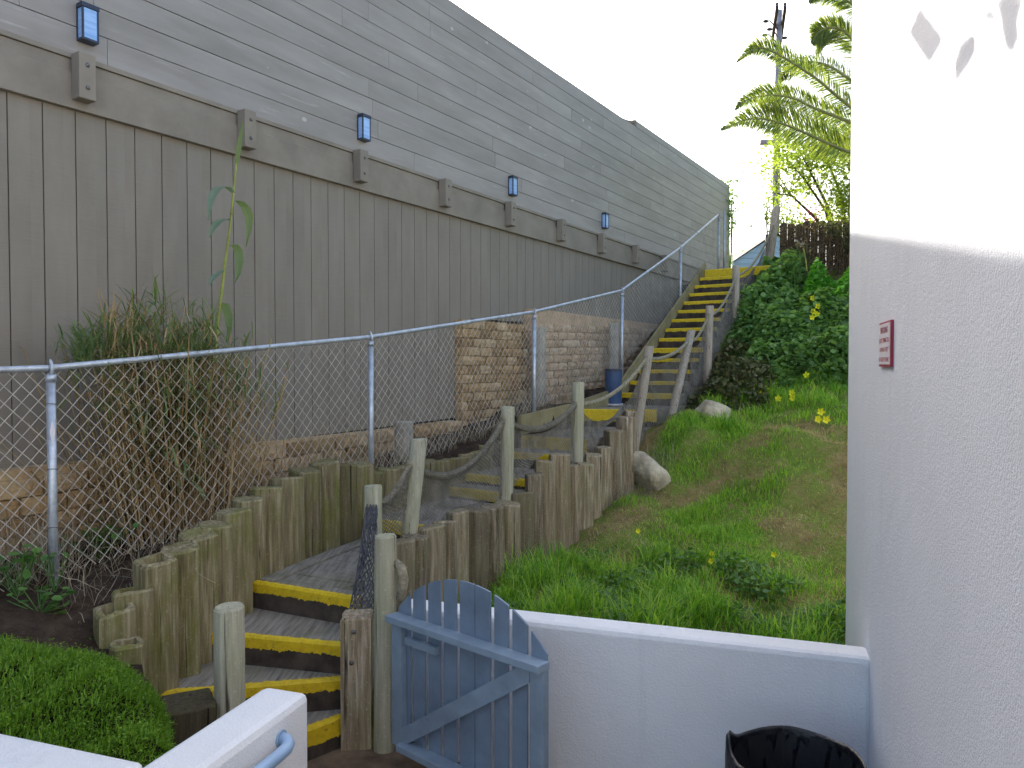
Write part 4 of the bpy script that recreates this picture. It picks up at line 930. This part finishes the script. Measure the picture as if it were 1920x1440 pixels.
az = np.arctan2(ey-3.0, ex+2.45)+rng.normal(0, .9, n); q = np.sqrt(((ex+2.45)/1.0)**2+((ey-3.0)/.88)**2)
blades(sh, P, rng.uniform(.02, .05, n), rng.uniform(.004, .008, n), az, np.clip(q*.9+rng.normal(0, .35, n), 0, 1.6), rng.normal(0, .3, n))
lfP = P+rng.normal(0, .012, P.shape); lfP[:, 2] += rng.uniform(-.02, .05, n); leafset(sh, lfP[:24000], rng.uniform(.009, .018, min(24000, n)), 1.0)
t = thing('low_shrub', 'dense bright green low shrub mound behind the white planter wall', 'shrub', (SX, SY, Z(-1.6))); part(t, 'foliage', sh, M['shrub'])
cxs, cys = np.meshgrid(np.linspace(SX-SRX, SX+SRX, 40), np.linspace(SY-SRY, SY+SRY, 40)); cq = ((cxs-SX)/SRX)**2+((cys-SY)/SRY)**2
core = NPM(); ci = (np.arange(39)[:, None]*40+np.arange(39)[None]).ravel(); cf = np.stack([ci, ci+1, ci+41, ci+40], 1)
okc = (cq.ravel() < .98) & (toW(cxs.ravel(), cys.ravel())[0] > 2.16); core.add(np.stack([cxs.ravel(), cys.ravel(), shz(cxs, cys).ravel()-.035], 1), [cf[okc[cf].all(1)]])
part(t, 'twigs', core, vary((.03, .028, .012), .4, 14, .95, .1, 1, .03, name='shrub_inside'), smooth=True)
# nasturtium bush on the steep bank
def bushmass(name, lab, n, s0, s1, d0, d1, hmax, mat, sz, edge=.35, seed=0):
    s = rng.uniform(s0, s1, n); D = rng.uniform(d0, d1, n); x, y = fromP(s, D)
    e = np.minimum(np.minimum((s-s0), (s1-s)), np.minimum((D-d0), (d1-D))); H_ = hmax*sm(0, edge, e)*(.72+.22*nz(x, y, 2.1, seed))
    f = rng.uniform(0, 1, n)**.45; P = np.stack([x, y, height(x, y)+.02+H_*f], 1); m_ = NPM(); leafset(m_, P, sz*rng.uniform(.6, 1.35, n), .75, 'round')
    b0 = np.stack([x, y, height(x, y)], 1)[:n//12]; t = thing(name, lab, 'bush', (float(x.mean()), float(y.mean()), float(height(x.mean(), y.mean()))))
    segs(m_, b0, P[:n//12], .006, 4); part(t, 'foliage', m_, mat)
bushmass('leafy_bush', 'large dark green round-leaved bush covering the steep bank beside the white building', 15000, 11.7, 14.0, .2, 3.45, .62, M['bush'], .085)
bushmass('leafy_bush', 'tall narrow ivy-like bush climbing beside the upper rope post', 4200, 12.6, 15.3, 2.75, 3.85, .75, M['bush'], .09, .25, 2)
bushmass('leafy_bush', 'bright green flowering bush mound under the vine-covered fence', 4600, 13.2, 14.6, 1.5, 2.9, .85, M['bushb'], .075, .4, 4)
bushmass('leafy_bush', 'low brownish scrub at the foot of the rope post behind the upper boulder', 3200, 10.8, 12.8, 2.6, 3.85, .45, M['vine'], .06, .3, 6)
# yellow flowers
FG = 'small yellow flowers in the grass'
fl = [(1196, 996), (1334, 1038), (1333, 1052), (1450, 1040), (1427, 740), (1434, 731), (1458, 748), (1484, 738), (1485, 747), (1511, 704), (1538, 773), (1533, 787), (1548, 788), (1503, 564), (1523, 560), (1533, 575), (1522, 596), (1531, 590), (1524, 585)]
for x, y in fl:
    best = None                               # where the pixel's ray meets the bank
    for Y in np.arange(4.2, 16, .04):
        p = px(x, y, Y)
        if p.z < float(height(p.x, p.y))+(.12 if y > 700 else .45): best = p; break
    if best is None: continue
    p = best; far = p.y > 9; gz_ = float(height(p.x, p.y))
    lab = 'yellow flower on the bright bush mound by the fence' if y < 650 else ('yellow flower in the tall grass below the big dark bush' if y < 900 else 'lone yellow flower in the lush grass behind the white wall')
    t = thing('yellow_flower', lab, 'flower', (p.x, p.y, gz_), 0, ('flowers on the bush mound' if y < 650 else 'flowers below the bush' if y < 900 else 'flowers in the near grass'))
    part(t, 'stem', MB().tube([(p.x+.02, p.y+.01, gz_-.02), (p.x+.01, p.y, (gz_+p.z)/2), tuple(p)], .003 if not far else .005, 5), M['weed'])
    r_ = .024 if not far else .045; m_ = MB()
    for k in range(5):
        a = 2*PI*k/5+x; u = Vector((math.cos(a), -.5, math.sin(a)+.2)); v_ = Vector((-math.sin(a), -.2, math.cos(a)))
        m_.add([p, p+u*r_*.7+v_*r_*.45, p+u*r_*1.25, p+u*r_*.7-v_*r_*.45], [(0, 1, 2, 3)])
    part(t, 'petals', m_, M['petal'])
# vine-covered board fence at the top of the bank (path frame)
fS = 15.25; t = thing('board_fence', 'old dark board fence overgrown with vines at the top of the bank', 'fence', (fS, 2, Z(1.5)), PF); b = MB(); D = 3.45
while D > -1.5:
    tz = Z(2.74)+random.uniform(-.05, .06); c_ = random.uniform(.02, .05)
    b.add([(fS+q, D-a, z) for q in (0, .02) for a, z in ((0, Z(1.2)), (.135, Z(1.2)), (.135, tz-c_), (.1, tz), (.035, tz), (0, tz-c_))], [(0, 1, 2, 3, 4, 5), (11, 10, 9, 8, 7, 6)]+[(i, i+6, (i+1) % 6+6, (i+1) % 6) for i in range(6)]); D -= .142
part(t, 'boards', b, M['fencew']); part(t, 'rail', MB().box(fS+.022, fS+.06, -1.5, 3.45, Z(2.3), Z(2.4)), M['fencew'])
vn = NPM(); vb_ = NPM(); n = 12000; D = rng.uniform(-1, 3.4, n); zz = Z(1.2)+rng.uniform(0, 1, n)**.8*1.5; P = np.stack([fS-.05-np.abs(rng.normal(0, .16, n))-.22*(Z(2.75)-zz)*rng.uniform(0, 1, n), D, zz], 1)
k = nz(D*1.3, zz*1.2, 1.2) > .1; leafset(vn, P[k], rng.uniform(.04, .085, k.sum()), 1.1); leafset(vb_, P[~k], rng.uniform(.025, .06, (~k).sum()), 1.2)
n = 420; D = rng.uniform(-1, 3.3, n); a0 = np.stack([fS-.06-rng.uniform(0, .2, n), D, Z(2.72)-rng.uniform(0, .5, n)], 1); segs(vb_, a0, a0+np.stack([rng.normal(-.12, .1, n), rng.normal(0, .12, n), -rng.uniform(.4, 1.3, n)], 1), .0045, 3)
t = thing('hanging_vines', 'dark and brown vines hanging over the old board fence', 'vine', (fS-.1, 2, Z(1.3)), PF); part(t, 'green_leaves', vn, M['vine']); part(t, 'dead_stems', vb_, M['vineb'])
# dried flower stalk
p0 = px(1512, 508, 13.4); t = thing('dried_flower_stalk', 'pale dried flower head on a thin stalk against the vine-covered fence', 'plant', tuple(p0))
q = [px(1513, 508, 13.4), px(1511, 490, 13.4), px(1507, 468, 13.4), px(1503, 458, 13.4)]; part(t, 'stalk', MB().tube([tuple(v_) for v_ in q], .012, 6), M['cane'])
hd = NPM(); P = np.array(px(1503, 457, 13.4))[None]+rng.normal(0, 1, (40, 3))*np.array([.06, .04, .07]); leafset(hd, P, rng.uniform(.06, .11, 40), 1.2); part(t, 'flower_head', hd, M['straw'])
# sunlit tree beyond the fence
ct = px(1560, 335, 16.2); t = thing('sunlit_tree', 'sunlit light green small tree with loose crown beyond the board fence', 'tree', (ct.x+.4, ct.y, Z(1.9)))
tb = MB(); base = Vector((ct.x+.5, ct.y+.1, Z(1.8))); limbs = []
for i in range(9):
    e = ct+Vector((random.uniform(-1.2, 1.6), random.uniform(-.5, .7), random.uniform(-.6, 1.0))); m_ = base.lerp(e, .5)+Vector((random.uniform(-.2, .2), 0, .3))
    tb.tube([base, m_, e], [.06, .035, .012], 7); limbs.append((m_, e))
    for j in range(3):
        f = e+Vector((random.uniform(-.5, .4), random.uniform(-.3, .3), random.uniform(-.4, .4))); tb.tube([m_.lerp(e, .6), f], [.018, .006], 5); limbs.append((m_.lerp(e, .6), f))
part(t, 'trunk', tb, M['trunk'], smooth=True)
cr = NPM(); nC = 120; cc = np.array(ct)[None]+np.stack([rng.uniform(-1.25, 2.0, nC), rng.uniform(-.7, .9, nC), rng.uniform(-1.25, 1.15, nC)], 1)
cc = cc[~((cc[:, 0] < ct.x-.75) & (rng.uniform(0, 1, nC) < .45))]
for c_ in cc:
    m__ = int(rng.uniform(90, 190)); P = c_[None]+rng.normal(0, 1, (m__, 3))*np.array([.17, .17, .15]); leafset(cr, P, rng.uniform(.07, .13, m__), 1.1)
part(t, 'crown', cr, M['crown'])
bg = NPM(); P = np.concatenate([np.array(px(x, y, 15.0))[None]+rng.normal(0, 1, (n, 3))*np.array([.11, .1, .10]) for x, y, n in ((1530, 395, 55), (1518, 410, 45), (1588, 424, 26), (1530, 441, 20), (1592, 455, 26))]); leafset(bg, P, rng.uniform(.05, .08, len(P)), 1.2)
t = thing('bougainvillea', 'pink bougainvillea blossoms spilling over the board fence', 'flower', tuple(px(1540, 430, 15.0))); part(t, 'blossoms', bg, M['pink'])
# palm
pc = px(1662, 262, 13.6); pm = thing('palm_tree', 'palm with arching feather fronds half hidden behind the white building', 'palm tree', (pc.x, pc.y, Z(1.9)))
part(pm, 'trunk', MB().tube([(pc.x, pc.y, Z(1.6)), (pc.x, pc.y, Z(3.2)), (pc.x, pc.y, pc.z)], [.28, .25, .3], 14), M['trunk'], smooth=True)
def frond(ctrl, Y0, Y1, up, dn, den=150, droop=.25):
    pts = [px(x, y, Y0+(Y1-Y0)*i/(len(ctrl)-1)) for i, (x, y) in enumerate(ctrl)]
    c = []                                   # Catmull-Rom
    for i in range(len(pts)-1):
        a, b, d_, e = pts[max(0, i-1)], pts[i], pts[i+1], pts[min(len(pts)-1, i+2)]
        for f in np.linspace(0, 1, 9)[:-1]: c.append(.5*((2*b)+(d_-a)*f+(2*a-5*b+4*d_-e)*f*f+(3*b-a-3*d_+e)*f**3))
    c.append(pts[-1]); n = len(c); fr = part(pm, 'frond', MB().tube(c, [.035*(1-.9*i/(n-1)) for i in range(n)], 6), M['rachis'], smooth=True)
    V = NPM(); P = []; T = []; Sd = []; Ln = []
    for k in range(int(den*3.0)):
        f = .10+.9*k/int(den*3.0); i = min(n-2, int(f*(n-1))); q = f*(n-1)-i; p = c[i].lerp(c[i+1], q); tg = (c[i+1]-c[i]).normalized()
        env = (math.sin(PI*min(1, .18+.80*f))**.6)*(1 if f < .72 else .22+.78*max(0, (1-f)/.28)**.8)
        for side, ln in ((1, up), (-1, dn)):
            if not ln: continue
            w_ = Vector((0, 1, 0)); nrm = tg.cross(w_).normalized()
            if nrm.z < 0: nrm = -nrm
            dr_ = (nrm*side*1.0+tg*random.uniform(.75, 1.25)+w_*random.uniform(-.6, .4)+Vector((0, 0, .25 if side > 0 else -.1))).normalized()
            P.append(p); T.append(dr_); Ln.append(1.3*ln*env*random.uniform(.75, 1.1)); Sd.append(tg)
    P = np.array(P); T = np.array(T); Ln = np.array(Ln)[:, None]; wv = np.cross(T, np.array([[0, 1., .3]])); wv /= np.linalg.norm(wv, axis=1, keepdims=True); wv = wv*.0050+np.array([[0, .003, 0]])*rng.normal(0, 1, (len(P), 1))
    g_ = np.array([[0, 0, -1.]]); m1 = P+T*Ln*.5+g_*Ln*droop*.12; tp_ = P+T*Ln+g_*Ln*droop*.5
    VV = np.stack([P-wv*.6, P+wv*.6, m1+wv, m1-wv, tp_], 1); ii = np.arange(len(P))[:, None]*5
    V.add(VV, [np.array([[0, 1, 2, 3]])+ii, np.array([[3, 2, 4]])+ii]); part(pm, 'leaflets', V, M['palm'], fr)
frond([(1662, 262), (1612, 215), (1570, 181), (1531, 148), (1489, 120), (1457, 101), (1429, 90), (1407, 96), (1381, 117)], 13.6, 12.6, .30, .22, 170)
frond([(1662, 262), (1600, 232), (1560, 216), (1523, 201), (1492, 186), (1460, 179), (1429, 180), (1397, 189), (1379, 206)], 13.6, 13.0, .34, .25, 170)
frond([(1662, 300), (1593, 285), (1560, 272), (1527, 257), (1493, 242), (1460, 230), (1430, 223), (1393, 226), (1352, 244)], 13.4, 12.2, .50, .34, 190)
frond([(1662, 240), (1625, 120), (1598, 75), (1578, 56), (1557, 52), (1540, 57), (1529, 67), (1523, 83)], 13.6, 13.2, .30, .50, 150)
frond([(1662, 262), (1620, 175), (1580, 140), (1550, 122), (1520, 116), (1492, 122), (1470, 138), (1462, 158)], 13.8, 15.2, .26, .30, 120)
frond([(1700, 200), (1650, 60), (1606, 16), (1584, -2), (1560, -14), (1530, -10), (1518, 6)], 13.4, 13.0, .30, .30, 120)
frond([(1662, 262), (1690, 120), (1760, 40), (1840, 20), (1900, 60)], 13.6, 14, .5, .5, 100)
frond([(1662, 262), (1720, 220), (1790, 210), (1850, 250), (1890, 330)], 13.6, 14, .5, .5, 100)
frond([(1662, 262), (1640, 240), (1610, 245), (1570, 262), (1530, 290)], 13.8, 15.4, .4, .3, 100)
# utility pole
pt = px(1461, 20, 26); pb = px(1453, 480, 26); t = thing('utility_pole', 'tall utility pole with two crossarms behind the palm fronds', 'utility pole', (pb.x, pb.y, Z(1.8)))
part(t, 'pole', MB().tube([(pb.x, pb.y, Z(1.5)), tuple(pb.lerp(pt, .5)), tuple(pt)], [.135, .12, .10], 12), M['pole'], smooth=True)
for (xa, ya, xb, yb) in ((1457, 14, 1448, 75), (1472, 14, 1464, 68)):
    a = px(xa, ya, 24.8); b = px(xb, yb, 27.2); b.z = a.z; d_ = (b-a).normalized(); sd = Vector((d_.y, -d_.x, 0))*.05; up = Vector((0, 0, .06))
    arm = part(t, 'crossarm', MB().add([a-sd-up, a+sd-up, a+sd+up, a-sd+up, b-sd-up, b+sd-up, b+sd+up, b-sd+up], [(0, 1, 2, 3), (7, 6, 5, 4), (0, 4, 5, 1), (1, 5, 6, 2), (2, 6, 7, 3), (3, 7, 4, 0)]), M['dkpole'])
    for f in (.03, .35, .65, .97):
        c_ = a.lerp(b, f); part(t, 'insulator', MB().tube([c_+up, c_+up+Vector((0, 0, .1)), c_+up+Vector((0, 0, .14))], [.03, .05, .02], 8), M['dkpole'], arm)
for (x, y) in ((1436, 40), (1443, 55), (1434, 66), (1471, 71)):
    a = px(x, y, 25.6); b = Vector((pt.x, pt.y, a.z-.15)); part(t, 'bracket', MB().tube([b, a.lerp(b, .3)+Vector((0, 0, .12)), a], .022, 6).ball(a, .07, 8, 5, (1.5, 1, .7)), M['dkpole'], smooth=True)
a = px(1426, 266, 26); part(t, 'lamp_head', MB().box(a.x-.02, a.x+.42, a.y-.1, a.y+.1, a.z-.09, a.z+.05).tube([(a.x+.4, a.y, a.z), (pb.x, pb.y, a.z+.05)], .03, 6), M['pole'], bevel=.02)
for j, (y0, y1) in enumerate(((22, 34), (58, 62), (88, 92))):
    a = px(1456, y0, 25); b = px(1300, y1-30, 60); wm = MB(); wm.tube([a.lerp(b, f)+Vector((0, 0, -1.2*f*(1-f)*4)) for f in np.linspace(0, 1, 14)], .008, 4)
# lamp post and house on the hilltop
a = px(1438, 500, 19); t = thing('lamp_post', 'thin dark garden lamp post with a ball in front of the pale blue house', 'lamp post', (a.x, a.y, Z(1.9)))
part(t, 'pole', MB().tube([(a.x, a.y, Z(1.8)), (a.x, a.y, px(1438, 440, 19).z)], .055, 8).tube([(a.x, a.y, px(1438, 440, 19).z), tuple(px(1437, 400, 19)), tuple(px(1439, 390, 19)), tuple(px(1444, 387, 19))], .02, 6), M['dkpole'], smooth=True)
part(t, 'ball', MB().ball(px(1437, 409, 19), .06, 10, 6), M['dkpole'], smooth=True)
e0 = px(1374, 492, 23); hx0 = e0.x; hy = 23.0; hw = 2.6; ez = e0.z; rz = ez+(px(1440, 449, 23).z-ez)/(px(1440, 449, 23).x-hx0)*hw/2
t = thing('pale_blue_house', 'pale blue clapboard house gable seen past the top of the steps', 'house', (hx0, hy, Z(1.9))); b = MB(); z = Z(1.6)
def hwid(z_): return (0, hw) if z_ <= ez else ((z_-ez)/(rz-ez)*hw/2, hw-(z_-ez)/(rz-ez)*hw/2)
while z < rz-.05:
    a0, a1 = hwid(z); b0, b1 = hwid(min(z+.17, rz)); b.add([(hx0+a0, hy-.03, z), (hx0+a1, hy-.03, z), (hx0+b1, hy-.01, z+.168), (hx0+b0, hy-.01, z+.168), (hx0+a0, hy, z), (hx0+a1, hy, z)], [(0, 1, 2, 3), (0, 4, 5, 1)]); z += .17
part(t, 'clapboards', b, M['housew'])
b = MB(); b.add([(hx0, hy, Z(1.6)), (hx0+hw, hy, Z(1.6)), (hx0+hw, hy, ez), (hx0+hw/2, hy, rz), (hx0, hy, ez), (hx0, hy+6, Z(1.6)), (hx0+hw, hy+6, Z(1.6)), (hx0+hw, hy+6, ez), (hx0+hw/2, hy+6, rz), (hx0, hy+6, ez)], [(0, 1, 2, 3, 4), (9, 8, 7, 6, 5), (0, 4, 9, 5), (1, 6, 7, 2)])
part(t, 'wall', b, M['housew'])
b = MB(); 
for sgx in (0, 1):
    xe = hx0-.02 if sgx == 0 else hx0+hw+.02; b.add([(xe, hy-.08, ez), (hx0+hw/2, hy-.08, rz+.05), (hx0+hw/2, hy+6.1, rz+.05), (xe, hy+6.1, ez), (xe, hy-.08, ez+.02), (hx0+hw/2, hy-.08, rz+.07), (hx0+hw/2, hy+6.1, rz+.07), (xe, hy+6.1, ez+.02)], [(0, 1, 2, 3), (7, 6, 5, 4), (0, 4, 5, 1), (0, 3, 7, 4)])
part(t, 'roof', b, M['roof'])
# ------------------------------------------------------------------ light
az_ = R(-17.25); el_ = R(29.7); sd = Vector((math.sin(az_)*math.cos(el_), math.cos(az_)*math.cos(el_), math.sin(el_))); EL = math.asin(sd.z); AZ = math.atan2(sd.x, sd.y)
# unseen caster, added above the frame to throw shadows on the sunlit wall
sx_ = (-sd); st_ = sx_.x*wS+sx_.y*wC; sl_ = -sx_.x*wC+sx_.y*wS
def lift(x, y, o):                       # point at distance o from the wall whose shadow falls on pixel x, y
    t, z = pw(x, y, bw); return Vector((t+o*st_/sl_, bw+o, z+o*sx_.z/sl_))
O0 = 1.35; c0 = lift(1730, 80, O0+.1); at = c0.x+.05; az0 = c0.z+.55
t = thing('shadow_caster', 'added unseen shadow caster hung on an arm of the sunlit white wall', 'shadow caster', (c0.x, bw, c0.z), WF)
part(t, 'arm', MB().tube([(at, bw, az0-.15), (at, bw+.4, az0+.02), (at, c0.y, az0)], .012, 8), M['lampdk'])  # added arm, out of view, that holds the caster
k = [lift(1707, 68, O0+.02), lift(1723, 27, O0+.02), lift(1757, 95, O0+.26), lift(1735, 130, O0+.26)]
zt_ = sum(p.z for p in k)/4; tw = .085
tr = MB().box(c0.x-tw, c0.x+tw, O0+bw, O0+bw+.24, zt_-.02, zt_); part(t, 'tray', tr, M['stem'])  # added plate that throws the diamond-shaped shadow
part(t, 'chain', MB().tube([(at, c0.y, az0), (c0.x, c0.y, zt_)], .003, 5), M['lampdk'])
for ol in ([(1792, 150), (1790, 118), (1800, 84), (1822, 62), (1828, 72), (1826, 100), (1812, 124)], [(1876, 30), (1880, 62), (1886, 90), (1896, 98), (1908, 70), (1905, 40), (1912, 12), (1916, -6), (1880, -10), (1868, 8)], [(1842, 22), (1860, 20), (1868, 40), (1856, 36), (1846, 34)]):
    f_ = [lift(x, y, O0+.12) for x, y in ol]; g_ = [p+Vector((0, .006, 0)) for p in f_]; n = len(ol)
    part(t, 'leaf', MB().add(f_+g_, [tuple(range(n)), tuple(range(2*n-1, n-1, -1))]+[(i, n+i, n+(i+1) % n, (i+1) % n) for i in range(n)]), M['bush'])  # flat outline added only for the leaf-shaped shadow it throws
w = bpy.data.worlds.new('World'); scene.world = w; w.use_nodes = True; nt = w.node_tree; nt.nodes.clear()
sk = nt.nodes.new('ShaderNodeTexSky'); sk.sky_type = 'NISHITA'; sk.sun_disc = False; sk.sun_elevation = EL; sk.sun_rotation = AZ; sk.air_density = 1.0; sk.dust_density = 4.0; sk.ozone_density = 1.0
hs_ = nt.nodes.new('ShaderNodeHueSaturation'); hs_.inputs['Saturation'].default_value = 1.0
bg_ = nt.nodes.new('ShaderNodeBackground'); bg_.inputs['Strength'].default_value = .12; ow = nt.nodes.new('ShaderNodeOutputWorld')
nt.links.new(sk.outputs[0], hs_.inputs['Color']); nt.links.new(hs_.outputs[0], bg_.inputs['Color']); nt.links.new(bg_.outputs[0], ow.inputs['Surface'])
ld = bpy.data.lights.new('sun', 'SUN'); ld.energy = 3.0; ld.angle = R(.45); ld.color = (1, .95, .86); lo = bpy.data.objects.new('sun', ld); COL.objects.link(lo); lo.rotation_euler = (-sd).to_track_quat('-Z', 'Y').to_euler()
cam = bpy.data.cameras.new('camera'); cam.sensor_width = 36; cam.sensor_fit = 'HORIZONTAL'; cam.lens = F/1920*36; cam.clip_start = .05; cam.clip_end = 2000
co = bpy.data.objects.new('camera', cam); COL.objects.link(co); co.location = (0, 0, CZ); co.rotation_euler = (PI/2-PITCH, 0, 0); scene.camera = co
vs_ = scene.view_settings; vs_.view_transform = 'Standard'; vs_.look = 'None'; vs_.gamma = 1; vs_.exposure = 1.9; vs_.use_curve_mapping = False
scene.cycles.max_bounces = 8; scene.cycles.use_denoising = True
prune()
